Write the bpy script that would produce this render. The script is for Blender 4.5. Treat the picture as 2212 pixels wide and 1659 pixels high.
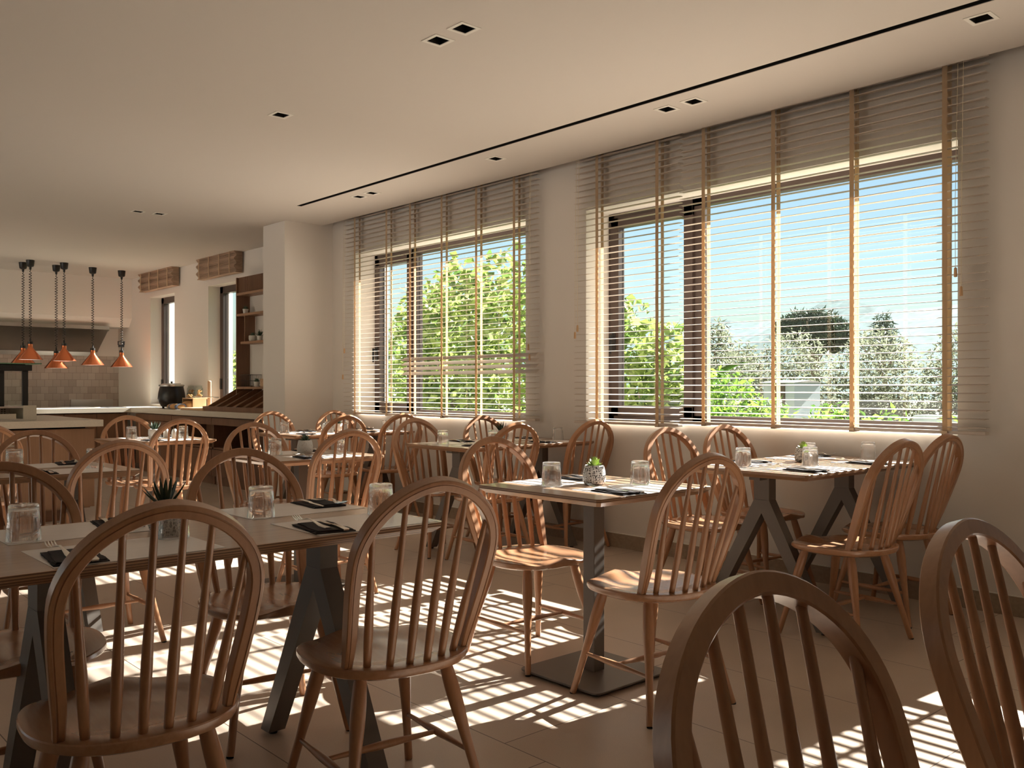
import bpy, bmesh, math, random
from mathutils import Vector, Matrix
from math import sin, cos, pi, radians

for o in list(bpy.data.objects): bpy.data.objects.remove(o)
S = bpy.context.scene
COL = S.collection

# ------------------------------------------------------------------ camera
cam = bpy.data.cameras.new('camera'); camo = bpy.data.objects.new('camera', cam); COL.objects.link(camo)
cam.sensor_width = 36; cam.lens = 36*1959.2/2212
cam.shift_y = (835.8-829.5)/2212
cam.clip_start = .05; cam.clip_end = 500
camo.location = (0, 0, 1.15)
camo.rotation_euler = (pi/2, 0, pi/2-radians(42.01))
S.camera = camo
# ------------------------------------------------------------------ world, sun, exposure
W = bpy.data.worlds.new('sky'); S.world = W; W.use_nodes = True
nt = W.node_tree; nt.nodes.clear()
out = nt.nodes.new('ShaderNodeOutputWorld'); bg = nt.nodes.new('ShaderNodeBackground')
sky = nt.nodes.new('ShaderNodeTexSky'); sky.sky_type = 'NISHITA'; sky.sun_disc = False
sky.sun_elevation = radians(33); sky.sun_rotation = radians(150); sky.altitude = 50
sky.air_density = 1.0; sky.dust_density = 2.2; sky.ozone_density = 1.0
hs = nt.nodes.new('ShaderNodeMixRGB'); hs.blend_type = 'MULTIPLY'; hs.inputs[0].default_value = 1; hs.inputs[2].default_value = (1.06, 1.08, 1.0, 1)
nt.links.new(sky.outputs[0], hs.inputs[1]); nt.links.new(hs.outputs[0], bg.inputs[0]); nt.links.new(bg.outputs[0], out.inputs[0])
bg.inputs[1].default_value = .15
SUN_DIR = Vector((-.05, -1, -.587)).normalized()
sl = bpy.data.lights.new('sun', 'SUN'); sl.energy = 38; sl.angle = radians(.53); sl.color = (1, .96, .92)
so = bpy.data.objects.new('sun', sl); COL.objects.link(so); so.rotation_euler = SUN_DIR.to_track_quat('-Z', 'Y').to_euler(); so.location = (-3, 12, 8)
S.view_settings.view_transform = 'Standard'; S.view_settings.look = 'None'; S.view_settings.gamma = 1
S.view_settings.use_curve_mapping = False; S.view_settings.exposure = 0.28

# ------------------------------------------------------------------ tagging
def tag(o, label=None, cat=None, group=None, kind=None):
    if label: o['label'] = label
    if cat: o['category'] = cat
    if group: o['group'] = group
    if kind: o['kind'] = kind
    return o
def empty(name, loc, rz=0):
    o = bpy.data.objects.new(name, None); COL.objects.link(o); o.location = loc; o.rotation_euler = (0, 0, rz)
    o.empty_display_size = .1
    return o
def copy_tree(o, parent=None):
    c = o.copy(); COL.objects.link(c); c.parent = parent
    for ch in list(o.children): copy_tree(ch, c)
    return c
def place(o, loc, rz, label, group=None):
    o.location = loc; o.rotation_euler = (0, 0, rz); o['label'] = label
    if group: o['group'] = group
    return o

# ------------------------------------------------------------------ mesh builder
class MB:
    def __init__(s): s.bm = bmesh.new()
    def quad(s, *v): return s.bm.faces.new([s.bm.verts.new(p) for p in v])
    def box(s, x0, x1, y0, y1, z0, z1, M=None):
        if x0 > x1: x0, x1 = x1, x0
        if y0 > y1: y0, y1 = y1, y0
        if z0 > z1: z0, z1 = z1, z0
        P = [Vector(p) for p in ((x0,y0,z0),(x1,y0,z0),(x1,y1,z0),(x0,y1,z0),(x0,y0,z1),(x1,y0,z1),(x1,y1,z1),(x0,y1,z1))]
        if M: P = [M @ p for p in P]
        v = [s.bm.verts.new(p) for p in P]
        for f in ((0,3,2,1),(4,5,6,7),(0,1,5,4),(1,2,6,5),(2,3,7,6),(3,0,4,7)): s.bm.faces.new([v[i] for i in f])
        return s
    def loft(s, rings, cap=True, closed=False):
        R = [[s.bm.verts.new(p) for p in r] for r in rings]
        n = len(R[0]); L = len(R)
        for i in range(L if closed else L-1):
            a, b = R[i], R[(i+1) % L]
            for j in range(n): s.bm.faces.new((a[j], a[(j+1) % n], b[(j+1) % n], b[j]))
        if cap and not closed:
            s.bm.faces.new(R[0][::-1]); s.bm.faces.new(R[-1])
        return s
    def tube(s, pts, rad, n=10, cap=True):
        pts = [Vector(p) for p in pts]; m = len(pts)
        if not hasattr(rad, '__len__'): rad = [rad]*m
        t0 = (pts[1]-pts[0]).normalized(); up = Vector((0,0,1)) if abs(t0.z) < .9 else Vector((1,0,0))
        u = t0.cross(up).normalized(); rings = []
        for i, p in enumerate(pts):
            t = (pts[min(i+1,m-1)]-pts[max(i-1,0)]).normalized()
            u = (u - t*u.dot(t)).normalized(); w = t.cross(u)
            rings.append([p+(u*cos(2*pi*k/n)+w*sin(2*pi*k/n))*rad[i] for k in range(n)])
        return s.loft(rings, cap)
    def lathe(s, prof, n=32, c=(0,0,0), M=None):   # prof (r,z); open profile, axis ends closed when r==0
        c = Vector(c); rings = []
        for r, z in prof:
            if r < 1e-6: rings.append([s.bm.verts.new(c+Vector((0,0,z)))])
            else: rings.append([s.bm.verts.new(c+Vector((r*cos(2*pi*k/n), r*sin(2*pi*k/n), z))) for k in range(n)])
        for a, b in zip(rings, rings[1:]):
            for j in range(n):
                j2 = (j+1) % n
                if len(a) == 1 and len(b) == 1: continue
                if len(a) == 1: s.bm.faces.new((a[0], b[j2], b[j]))
                elif len(b) == 1: s.bm.faces.new((a[j], a[j2], b[0]))
                else: s.bm.faces.new((a[j], a[j2], b[j2], b[j]))
        return s
    def prism(s, poly, axis, a, b):   # poly 2D extruded along axis ('x': (y,z), 'y': (x,z), 'z': (x,y))
        f = {'x': lambda p, t: (t, p[0], p[1]), 'y': lambda p, t: (p[0], t, p[1]), 'z': lambda p, t: (p[0], p[1], t)}[axis]
        return s.loft([[f(p, a) for p in poly], [f(p, b) for p in poly]])
    def build(s, name, m, parent=None, smooth=False, bevel=0, auto=None, seg=2):
        bmesh.ops.recalc_face_normals(s.bm, faces=s.bm.faces)
        me = bpy.data.meshes.new(name); s.bm.to_mesh(me); s.bm.free()
        me.materials.append(m)
        if smooth:
            for p in me.polygons: p.use_smooth = True
            if auto:
                try: me.set_sharp_from_angle(angle=radians(auto))
                except Exception: pass
        o = bpy.data.objects.new(name, me); COL.objects.link(o)
        if parent: o.parent = parent
        if bevel:
            bv = o.modifiers.new('b', 'BEVEL'); bv.width = bevel; bv.segments = seg; bv.limit_method = 'ANGLE'
        return o

# ------------------------------------------------------------------ materials
def mat(name, col, rough=.6, metal=0, spec=.5, bump=0, bscale=80, var=0, vscale=6, coat=0, trans=0, stretch=None, emit=None):
    m = bpy.data.materials.new(name); m.use_nodes = True; n = m.node_tree; p = n.nodes['Principled BSDF']
    p.inputs['Base Color'].default_value = (*col, 1); p.inputs['Roughness'].default_value = rough
    p.inputs['Metallic'].default_value = metal; p.inputs['Specular IOR Level'].default_value = spec
    if coat: p.inputs['Coat Weight'].default_value = coat; p.inputs['Coat Roughness'].default_value = .24
    tc = n.nodes.new('ShaderNodeTexCoord'); mp = n.nodes.new('ShaderNodeMapping'); n.links.new(tc.outputs['Object'], mp.inputs[0])
    if stretch: mp.inputs['Scale'].default_value = stretch
    if var:
        nz = n.nodes.new('ShaderNodeTexNoise'); nz.inputs['Scale'].default_value = vscale; nz.inputs['Detail'].default_value = 5
        n.links.new(mp.outputs[0], nz.inputs['Vector'])
        cr = n.nodes.new('ShaderNodeValToRGB'); cr.color_ramp.elements[0].position = .3; cr.color_ramp.elements[1].position = .7
        cr.color_ramp.elements[0].color = (*[c*(1-var) for c in col], 1); cr.color_ramp.elements[1].color = (*[min(1, c*(1+var)) for c in col], 1)
        n.links.new(nz.outputs[0], cr.inputs[0]); n.links.new(cr.outputs[0], p.inputs['Base Color'])
    if bump:
        nb = n.nodes.new('ShaderNodeTexNoise'); nb.inputs['Scale'].default_value = bscale; nb.inputs['Detail'].default_value = 4
        n.links.new(mp.outputs[0], nb.inputs['Vector'])
        b = n.nodes.new('ShaderNodeBump'); b.inputs['Strength'].default_value = bump; b.inputs['Distance'].default_value = .002
        n.links.new(nb.outputs[0], b.inputs['Height']); n.links.new(b.outputs[0], p.inputs['Normal'])
    return m
def wood(name, c1, c2, rough=.35, scale=9, st=(1, 1, .08), coat=.3):
    m = mat(name, c1, rough, coat=coat); n = m.node_tree; p = n.nodes['Principled BSDF']
    mp = n.nodes['Mapping']; mp.inputs['Scale'].default_value = st
    nz = n.nodes.new('ShaderNodeTexNoise'); nz.inputs['Scale'].default_value = scale; nz.inputs['Detail'].default_value = 6; nz.inputs['Distortion'].default_value = .6
    n2 = n.nodes.new('ShaderNodeTexNoise'); n2.inputs['Scale'].default_value = scale*14; n2.inputs['Detail'].default_value = 2
    n.links.new(mp.outputs[0], nz.inputs['Vector']); n.links.new(mp.outputs[0], n2.inputs['Vector'])
    ad = n.nodes.new('ShaderNodeMath'); ad.operation = 'MULTIPLY_ADD'; ad.inputs[1].default_value = .35
    n.links.new(n2.outputs[0], ad.inputs[0]); n.links.new(nz.outputs[0], ad.inputs[2])
    cr = n.nodes.new('ShaderNodeValToRGB'); cr.color_ramp.elements[0].position = .42; cr.color_ramp.elements[1].position = .88
    cr.color_ramp.elements[0].color = (*c1, 1); cr.color_ramp.elements[1].color = (*c2, 1)
    n.links.new(ad.outputs[0], cr.inputs[0]); n.links.new(cr.outputs[0], p.inputs['Base Color'])
    return m
M = {}
M['beech'] = wood('beech', (.34, .155, .072), (.50, .26, .135), .30, 7, (1, 1, .12), .35)
M['beech_seat'] = wood('beech_seat', (.34, .155, .072), (.49, .255, .135), .27, 7, (1, .1, 1), .7)
M['plaster'] = mat('plaster', (.76, .71, .65), .9, bump=.12, bscale=150)
M['ceil'] = mat('ceiling_paint', (.64, .59, .53), .95, bump=.05, bscale=90)
M['white'] = mat('reveal_white', (.80, .77, .70), .8)
M['black'] = mat('black_metal', (.012, .009, .008), .5)
M['void'] = mat('dark_recess', (.006, .004, .003), .9)
M['steel_dark'] = mat('powder_coated_steel', (.15, .128, .108), .42, metal=.1, bump=.1, bscale=400)
M['frame'] = mat('bronze_window_frame', (.075, .05, .042), .4, metal=.2)
M['brushed'] = mat('stainless', (.55, .52, .49), .28, metal=1, var=.06, vscale=5, stretch=(1, 1, .1))
M['cutlery'] = mat('cutlery_steel', (.72, .68, .62), .18, metal=1)
M['copper'] = mat('copper', (.86, .27, .12), .22, metal=1, bump=.05, bscale=60, stretch=(1, 1, .05))
M['blackplastic'] = mat('black_plastic', (.012, .010, .009), .35)
M['lampwhite'] = mat('lamp_inside', (.8, .8, .78), .5)
M['slat'] = mat('slat_cream', (.62, .53, .45), .45, spec=.5)
M['tape'] = mat('ladder_tape', (.70, .52, .34), .9, bump=.2, bscale=300)
M['cord'] = mat('cord', (.75, .66, .48), .8)
M['tassel'] = wood('tassel_wood', (.55, .33, .17), (.7, .45, .25), .5)
M['napkin'] = mat('black_napkin', (.040, .032, .032), .9, bump=.4, bscale=250)
M['mat'] = mat('paper_placemat', (.92, .86, .83), .32, var=.03, vscale=60, stretch=(1, .1, 1))
M['greenleaf'] = mat('succulent', (.40, .52, .13), .5, var=.25, vscale=30)
M['aloe'] = mat('aloe', (.03, .06, .03), .4, var=.3, vscale=40)
M['rosette'] = mat('rosette_leaf', (.07, .11, .07), .5, var=.3, vscale=40)
M['soil'] = mat('soil', (.04, .03, .02), .95)
M['ceramic'] = mat('white_ceramic', (.75, .73, .68), .3)
M['counter'] = mat('quartz_counter', (.68, .61, .50), .22, var=.04, vscale=90)
M['walnut'] = wood('walnut_veneer', (.16, .075, .04), (.24, .12, .065), .45, 6, (1, 1, .1), .1)
M['oak'] = wood('oak_veneer', (.27, .145, .075), (.36, .20, .11), .5, 6, (1, 1, .06), .1)
M['bread'] = mat('bread', (.55, .30, .12), .8, var=.3, vscale=25, bump=.5, bscale=40)
M['film'] = mat('printed_film', (.10, .14, .24), .35)
M['cork'] = wood('light_box_wood', (.55, .32, .17), (.7, .45, .26), .5)
M['bamboo'] = mat('bamboo', (.44, .30, .21), .8, var=.4, vscale=8, stretch=(.3, 1, 30))
M['base'] = mat('tile_skirting', (.36, .27, .19), .5, var=.12, vscale=60)
M['concrete'] = mat('outside_render', (.85, .83, .78), .9, var=.08, vscale=4)
M['roof'] = mat('roof_tiles', (.30, .27, .25), .8, var=.2, vscale=6)
M['ground'] = mat('outside_ground', (.10, .11, .06), .95, var=.3, vscale=2)
M['bluewall'] = mat('pale_wall', (.34, .38, .40), .85)
M['bark'] = mat('bark', (.16, .12, .09), .9, var=.3, vscale=20)
M['label'] = mat('engraved_mark', (.05, .045, .04), .5)

# beech hoop: thin groove handled in mesh.  Table top laminate + layered plywood edge
def table_mat():
    m = mat('table_laminate', (.38, .26, .18), .28, coat=.4); n = m.node_tree; p = n.nodes['Principled BSDF']
    tc = n.nodes['Texture Coordinate']; mp = n.nodes['Mapping']; mp.inputs['Scale'].default_value = (14, .9, 3)
    nz = n.nodes.new('ShaderNodeTexNoise'); nz.inputs['Scale'].default_value = 5; nz.inputs['Detail'].default_value = 6
    n.links.new(mp.outputs[0], nz.inputs['Vector'])
    c1 = n.nodes.new('ShaderNodeValToRGB'); c1.color_ramp.elements[0].color = (.34, .20, .12, 1); c1.color_ramp.elements[1].color = (.47, .30, .19, 1)
    c1.color_ramp.elements[0].position = .3; c1.color_ramp.elements[1].position = .7
    n.links.new(nz.outputs[0], c1.inputs[0])
    sx = n.nodes.new('ShaderNodeSeparateXYZ'); n.links.new(tc.outputs['Object'], sx.inputs[0])
    w = n.nodes.new('ShaderNodeMath'); w.operation = 'MULTIPLY'; w.inputs[1].default_value = 900; n.links.new(sx.outputs['Z'], w.inputs[0])
    s = n.nodes.new('ShaderNodeMath'); s.operation = 'SINE'; n.links.new(w.outputs[0], s.inputs[0])
    c2 = n.nodes.new('ShaderNodeValToRGB'); c2.color_ramp.elements[0].position = .35; c2.color_ramp.elements[1].position = .65
    c2.color_ramp.elements[0].color = (.17, .085, .046, 1); c2.color_ramp.elements[1].color = (.44, .26, .145, 1)
    s2 = n.nodes.new('ShaderNodeMath'); s2.operation = 'MULTIPLY_ADD'; s2.inputs[1].default_value = .5; s2.inputs[2].default_value = .5
    n.links.new(s.outputs[0], s2.inputs[0]); n.links.new(s2.outputs[0], c2.inputs[0])
    g = n.nodes.new('ShaderNodeNewGeometry'); sn = n.nodes.new('ShaderNodeSeparateXYZ'); n.links.new(g.outputs['Normal'], sn.inputs[0])
    gt = n.nodes.new('ShaderNodeMath'); gt.operation = 'GREATER_THAN'; gt.inputs[1].default_value = .8; n.links.new(sn.outputs['Z'], gt.inputs[0])
    mx = n.nodes.new('ShaderNodeMixRGB'); n.links.new(gt.outputs[0], mx.inputs[0]); n.links.new(c2.outputs[0], mx.inputs[1]); n.links.new(c1.outputs[0], mx.inputs[2])
    n.links.new(mx.outputs[0], p.inputs['Base Color'])
    return m
M['table'] = table_mat()

def floor_mat():
    m = mat('floor_tiles', (.46, .36, .28), .33, spec=.5); n = m.node_tree; p = n.nodes['Principled BSDF']
    def mth(op, a, b=None, c=None):
        q = n.nodes.new('ShaderNodeMath'); q.operation = op
        for i, v in enumerate((a, b, c)):
            if v is None: continue
            if isinstance(v, (int, float)): q.inputs[i].default_value = v
            else: n.links.new(v, q.inputs[i])
        return q.outputs[0]
    g = n.nodes.new('ShaderNodeNewGeometry'); sx = n.nodes.new('ShaderNodeSeparateXYZ'); n.links.new(g.outputs['Position'], sx.inputs[0])
    v = mth('DIVIDE', mth('SUBTRACT', sx.outputs['Y'], 1.94), .595); row = mth('FLOOR', v); fv = mth('FRACT', v)
    u = mth('DIVIDE', mth('ADD', mth('ADD', sx.outputs['X'], 42.68+1.16), mth('MULTIPLY', row, .19)), 1.19)
    fu = mth('FRACT', u); cu = mth('FLOOR', u)
    dv = mth('MULTIPLY', mth('MINIMUM', fv, mth('SUBTRACT', 1, fv)), .595); du = mth('MULTIPLY', mth('MINIMUM', fu, mth('SUBTRACT', 1, fu)), 1.19)
    d = mth('MINIMUM', dv, du); joint = mth('LESS_THAN', d, .0018)
    wn = n.nodes.new('ShaderNodeTexWhiteNoise'); wn.noise_dimensions = '2D'; cb = n.nodes.new('ShaderNodeCombineXYZ'); n.links.new(cu, cb.inputs[0]); n.links.new(row, cb.inputs[1]); n.links.new(cb.outputs[0], wn.inputs['Vector'])
    nz = n.nodes.new('ShaderNodeTexNoise'); nz.inputs['Scale'].default_value = 2.5; nz.inputs['Detail'].default_value = 8; n.links.new(g.outputs['Position'], nz.inputs['Vector'])
    nf = n.nodes.new('ShaderNodeTexNoise'); nf.inputs['Scale'].default_value = 260; nf.inputs['Detail'].default_value = 2; n.links.new(g.outputs['Position'], nf.inputs['Vector'])
    val = mth('ADD', mth('MULTIPLY', nz.outputs[0], .5), mth('ADD', mth('MULTIPLY', nf.outputs[0], .35), mth('MULTIPLY', wn.outputs[0], .15)))
    cr = n.nodes.new('ShaderNodeValToRGB'); cr.color_ramp.elements[0].position = .3; cr.color_ramp.elements[1].position = .7
    cr.color_ramp.elements[0].color = (.44, .345, .27, 1); cr.color_ramp.elements[1].color = (.60, .485, .39, 1); n.links.new(val, cr.inputs[0])
    mx = n.nodes.new('ShaderNodeMixRGB'); mx.inputs[2].default_value = (.09, .06, .045, 1); n.links.new(joint, mx.inputs[0]); n.links.new(cr.outputs[0], mx.inputs[1]); n.links.new(mx.outputs[0], p.inputs['Base Color'])
    rg = mth('ADD', .26, mth('MULTIPLY', nz.outputs[0], .2)); n.links.new(rg, p.inputs['Roughness'])
    b = n.nodes.new('ShaderNodeBump'); b.inputs['Strength'].default_value = .15; b.inputs['Distance'].default_value = .001; n.links.new(nf.outputs[0], b.inputs['Height']); n.links.new(b.outputs[0], p.inputs['Normal'])
    return m
M['floor'] = floor_mat()

def tile_mat():
    m = mat('zellige_tiles', (.5, .45, .4), .3); n = m.node_tree; p = n.nodes['Principled BSDF']
    g = n.nodes.new('ShaderNodeNewGeometry'); sx = n.nodes.new('ShaderNodeSeparateXYZ'); n.links.new(g.outputs['Position'], sx.inputs[0])
    cb = n.nodes.new('ShaderNodeCombineXYZ'); n.links.new(sx.outputs['Y'], cb.inputs[0]); n.links.new(sx.outputs['Z'], cb.inputs[1])
    b = n.nodes.new('ShaderNodeTexBrick'); b.inputs['Scale'].default_value = 1; b.inputs['Brick Width'].default_value = .112; b.inputs['Row Height'].default_value = .105
    b.inputs['Mortar Size'].default_value = .0018; b.inputs['Color1'].default_value = (.42, .35, .30, 1); b.inputs['Color2'].default_value = (.55, .48, .42, 1); b.inputs['Mortar'].default_value = (.22, .17, .13, 1)
    n.links.new(cb.outputs[0], b.inputs['Vector']); n.links.new(b.outputs[0], p.inputs['Base Color'])
    return m
M['tiles'] = tile_mat()

def dotted_mat():      # white pot covered with dark dots of mixed size
    m = mat('dotted_ceramic', (.78, .76, .72), .4); n = m.node_tree; p = n.nodes['Principled BSDF']
    tc = n.nodes['Texture Coordinate']
    def dots(scale, r):
        v = n.nodes.new('ShaderNodeTexVoronoi'); v.inputs['Scale'].default_value = scale; v.inputs['Randomness'].default_value = .6; n.links.new(tc.outputs['Object'], v.inputs['Vector'])
        q = n.nodes.new('ShaderNodeMath'); q.operation = 'LESS_THAN'; q.inputs[1].default_value = r; n.links.new(v.outputs['Distance'], q.inputs[0]); return q.outputs[0]
    a = dots(115, .36); b = dots(210, .34)
    mxm = n.nodes.new('ShaderNodeMath'); mxm.operation = 'MAXIMUM'; n.links.new(a, mxm.inputs[0]); n.links.new(b, mxm.inputs[1])
    mx = n.nodes.new('ShaderNodeMixRGB'); mx.inputs[1].default_value = (.78, .76, .72, 1); mx.inputs[2].default_value = (.07, .065, .06, 1)
    n.links.new(mxm.outputs[0], mx.inputs[0]); n.links.new(mx.outputs[0], p.inputs['Base Color'])
    return m
M['dotted'] = dotted_mat()
def speck_mat():
    m = mat('speckled_ceramic', (.62, .59, .52), .6); n = m.node_tree; p = n.nodes['Principled BSDF']; tc = n.nodes['Texture Coordinate']
    v = n.nodes.new('ShaderNodeTexVoronoi'); v.inputs['Scale'].default_value = 130; n.links.new(tc.outputs['Object'], v.inputs['Vector'])
    q = n.nodes.new('ShaderNodeMath'); q.operation = 'LESS_THAN'; q.inputs[1].default_value = .17; n.links.new(v.outputs['Distance'], q.inputs[0])
    mx = n.nodes.new('ShaderNodeMixRGB'); mx.inputs[1].default_value = (.64, .61, .55, 1); mx.inputs[2].default_value = (.16, .13, .11, 1)
    n.links.new(q.outputs[0], mx.inputs[0]); n.links.new(mx.outputs[0], p.inputs['Base Color']); return m
M['speckled'] = speck_mat()

def glass(name, ior=1.45, rough=0.0, tint=(1, 1, 1)):
    m = bpy.data.materials.new(name); m.use_nodes = True; n = m.node_tree; n.nodes.clear()
    o = n.nodes.new('ShaderNodeOutputMaterial'); g = n.nodes.new('ShaderNodeBsdfGlass'); g.inputs['IOR'].default_value = ior; g.inputs['Roughness'].default_value = rough; g.inputs['Color'].default_value = (*tint, 1)
    n.links.new(g.outputs[0], o.inputs[0]); return m
def pane(name, tint=(.96, .98, .97)):
    m = bpy.data.materials.new(name); m.use_nodes = True; n = m.node_tree; n.nodes.clear()
    o = n.nodes.new('ShaderNodeOutputMaterial'); t = n.nodes.new('ShaderNodeBsdfTransparent'); t.inputs[0].default_value = (*tint, 1)
    gl = n.nodes.new('ShaderNodeBsdfGlossy'); gl.inputs['Roughness'].default_value = .01; fr = n.nodes.new('ShaderNodeFresnel'); fr.inputs[0].default_value = 1.5
    ge = n.nodes.new('ShaderNodeNewGeometry'); sb = n.nodes.new('ShaderNodeMath'); sb.operation = 'SUBTRACT'; sb.inputs[0].default_value = 1; n.links.new(ge.outputs['Backfacing'], sb.inputs[1])
    mu = n.nodes.new('ShaderNodeMath'); mu.operation = 'MULTIPLY'; n.links.new(sb.outputs[0], mu.inputs[0]); n.links.new(fr.outputs[0], mu.inputs[1])
    mx = n.nodes.new('ShaderNodeMixShader'); n.links.new(mu.outputs[0], mx.inputs[0]); n.links.new(t.outputs[0], mx.inputs[1]); n.links.new(gl.outputs[0], mx.inputs[2]); n.links.new(mx.outputs[0], o.inputs[0]); return m
M['glass'] = glass('tumbler_glass', 1.38, 0, (1, 1, 1))
def clear_mix(m, f):
    n = m.node_tree; o = n.nodes['Material Output']; g = n.nodes['Glass BSDF']; t = n.nodes.new('ShaderNodeBsdfTransparent'); mx = n.nodes.new('ShaderNodeMixShader'); mx.inputs[0].default_value = f
    n.links.new(g.outputs[0], mx.inputs[1]); n.links.new(t.outputs[0], mx.inputs[2]); n.links.new(mx.outputs[0], o.inputs[0])
clear_mix(M['glass'], .15)
M['pane'] = pane('window_glass')
M['jar'] = pane('jar_glass', (.9, .92, .9))
def leafmat(name, c1, c2, tr=.5):
    m = bpy.data.materials.new(name); m.use_nodes = True; n = m.node_tree; n.nodes.clear()
    o = n.nodes.new('ShaderNodeOutputMaterial'); d = n.nodes.new('ShaderNodeBsdfPrincipled'); t = n.nodes.new('ShaderNodeBsdfTranslucent')
    g = n.nodes.new('ShaderNodeNewGeometry'); cr = n.nodes.new('ShaderNodeValToRGB'); cr.color_ramp.elements[0].color = (*c1, 1); cr.color_ramp.elements[1].color = (*c2, 1)
    n.links.new(g.outputs['Random Per Island'], cr.inputs[0]); n.links.new(cr.outputs[0], d.inputs['Base Color']); n.links.new(cr.outputs[0], t.inputs[0]); d.inputs['Roughness'].default_value = .55
    mx = n.nodes.new('ShaderNodeMixShader'); mx.inputs[0].default_value = tr; n.links.new(d.outputs[0], mx.inputs[1]); n.links.new(t.outputs[0], mx.inputs[2]); n.links.new(mx.outputs[0], o.inputs[0]); return m
M['leaf_bright'] = leafmat('bright_leaves', (.04, .11, .012), (.22, .36, .05), .5)
M['leaf_vine'] = leafmat('vine_leaves', (.06, .115, .025), (.34, .42, .10), .55)
M['leaf_olive'] = leafmat('olive_leaves', (.07, .08, .045), (.25, .265, .18), .5)
M['leaf_dark'] = leafmat('dark_leaves', (.012, .025, .014), (.05, .075, .04), .2)
M['hill'] = mat('hazy_hill', (.10, .17, .17), .95, var=.35, vscale=.6)  # distance haze is put into the blue-green base colour

# ================================================================== ROOM
H = 2.81; WY = 4.92; WO = 5.27
XL, XR, YB = -14.9, 2.6, -3.6
def struct(o): o['kind'] = 'structure'; return o
struct(MB().box(XL-.3, XR+.3, YB-.3, WO, -.12, 0).build('floor', M['floor']))
# ceiling with cut-outs for the recessed lights and the linear slot
DL = [(-3.55,2.71,'nearer of the middle pair','the middle of the ceiling'),(-3.35,2.71,'upper of the middle pair',''),(-5.18,2.72,'',''),(-8.96,3.19,'',''),(-8.94,3.39,'',''),(-6.94,4.41,'',''),(-6.73,4.41,'',''),(-5.10,4.43,'',''),(-3.49,4.42,'',''),(-3.29,4.42,'',''),(-1.66,4.41,'','')]
hs_ = .046
KS = .976
DL = [(x*KS, y*KS, a, b_) for x, y, a, b_ in DL]
holes = [(x-hs_, x+hs_, y-hs_, y+hs_) for x, y, _, _ in DL] + [(-7.50, 1.8, 4.095, 4.145), (-8.24, XR, 4.80, WY+.001)]
xs = sorted(set([XL-.3, XR+.3] + [v for h in holes for v in h[:2]])); ys = sorted(set([YB-.3, WO] + [v for h in holes for v in h[2:]]))
b = MB()
for i in range(len(xs)-1):
    for j in range(len(ys)-1):
        cx, cy = (xs[i]+xs[i+1])/2, (ys[j]+ys[j+1])/2
        if any(h[0] < cx < h[1] and h[2] < cy < h[3] for h in holes): continue
        b.quad((xs[i], ys[j], H), (xs[i], ys[j+1], H), (xs[i+1], ys[j+1], H), (xs[i+1], ys[j], H))
bmesh.ops.remove_doubles(b.bm, verts=b.bm.verts, dist=1e-5)
r = bmesh.ops.extrude_face_region(b.bm, geom=b.bm.faces[:])
for v_ in [e for e in r['geom'] if isinstance(e, bmesh.types.BMVert)]: v_.co.z += .003
struct(b.build('ceiling', M['ceil']))
struct(MB().box(XL-.3, XR+.3, YB-.3, WO, 3.0, 3.2).build('ceiling_slab', M['ceil']))
c = MB(); x0, x1, y0, y1 = -7.51, 1.81, 4.09, 4.15
c.box(x0, x1, y0, y0+.004, H+.003, H+.09).box(x0, x1, y1-.004, y1, H+.003, H+.09).box(x0, x0+.004, y0, y1, H+.003, H+.09).box(x1-.004, x1, y0, y1, H+.003, H+.09).box(x0, x1, y0, y1, H+.086, H+.09)
struct(c.build('trim_1', M['void']))
# solid closing between ceiling panel and slab at the window side
def wall(name, axis, a0, a1, p0, p1, z0, z1, ops, m):
    """solid wall between p0..p1 across, spanning a0..a1 along axis, with openings (a,b,z,z2)"""
    b = MB(); cuts = sorted(set([a0, a1] + [v for o in ops for v in o[:2]]))
    for u, w in zip(cuts, cuts[1:]):
        mid = (u+w)/2; zs = [z0]
        for o in sorted(ops, key=lambda q: q[2]):
            if o[0] < mid < o[1]: zs += [o[2], o[3]]
        zs.append(z1)
        for k in range(0, len(zs), 2):
            if zs[k+1]-zs[k] < 1e-4: continue
            if axis == 'x': b.box(u, w, p0, p1, zs[k], zs[k+1])
            else: b.box(p0, p1, u, w, zs[k], zs[k+1])
    return struct(b.build(name, m))
OPR = (-4.64, -1.97, .895, 2.46); OPL = (-7.84, -5.30, .875, 2.49); OP3 = (-1.50, .20, .84, 2.46)
OKA = (-13.53, -12.63, .90, 2.47); OKB = (-11.5, -10.62, .90, 2.47)
wall('wall_right', 'x', -8.66, XR, WY, WO, 0, 3.05, [OPR, OPL, OP3], M['plaster'])
wall('wall_kitchen', 'x', XL-.3, -8.66, 5.0, WO+.02, 0, 3.05, [OKA, OKB], M['plaster'])
struct(MB().box(-8.70, -8.24, 4.37, 5.0, 0, 3.05).build('wall_pillar', M['plaster']))
struct(MB().box(XL-.3, XL, YB, 5.0, 0, 3.05).build('wall_left', M['plaster']))
struct(MB().box(XR, XR+.3, YB, WO, 0, 3.05).build('wall_front', M['plaster']))
wall('wall_back', 'x', XL, XR, YB-.3, YB, 0, 3.05, [(-13.8, -9.4, .05, 2.6), (-9.0, -5.6, .05, 2.6)], M['plaster'])  # both openings are added behind the camera to let in sky fill
struct(MB().box(XL, XL+.012, -1.0, 5.0, 0, 1.63).build('wall_tiles', M['tiles']))
struct(MB().prism([(XL, H+.01), (-14.3, H+.01), (-14.3, 2.2), (-14.42, 2.07), (XL, 2.07)], 'y', -1.0, 5.0).build('wall_bulkhead', M['plaster']))
struct(MB().box(-8.24, XR, WY-.012, WY, 0, .10).build('baseboard_right', M['base']))
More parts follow.
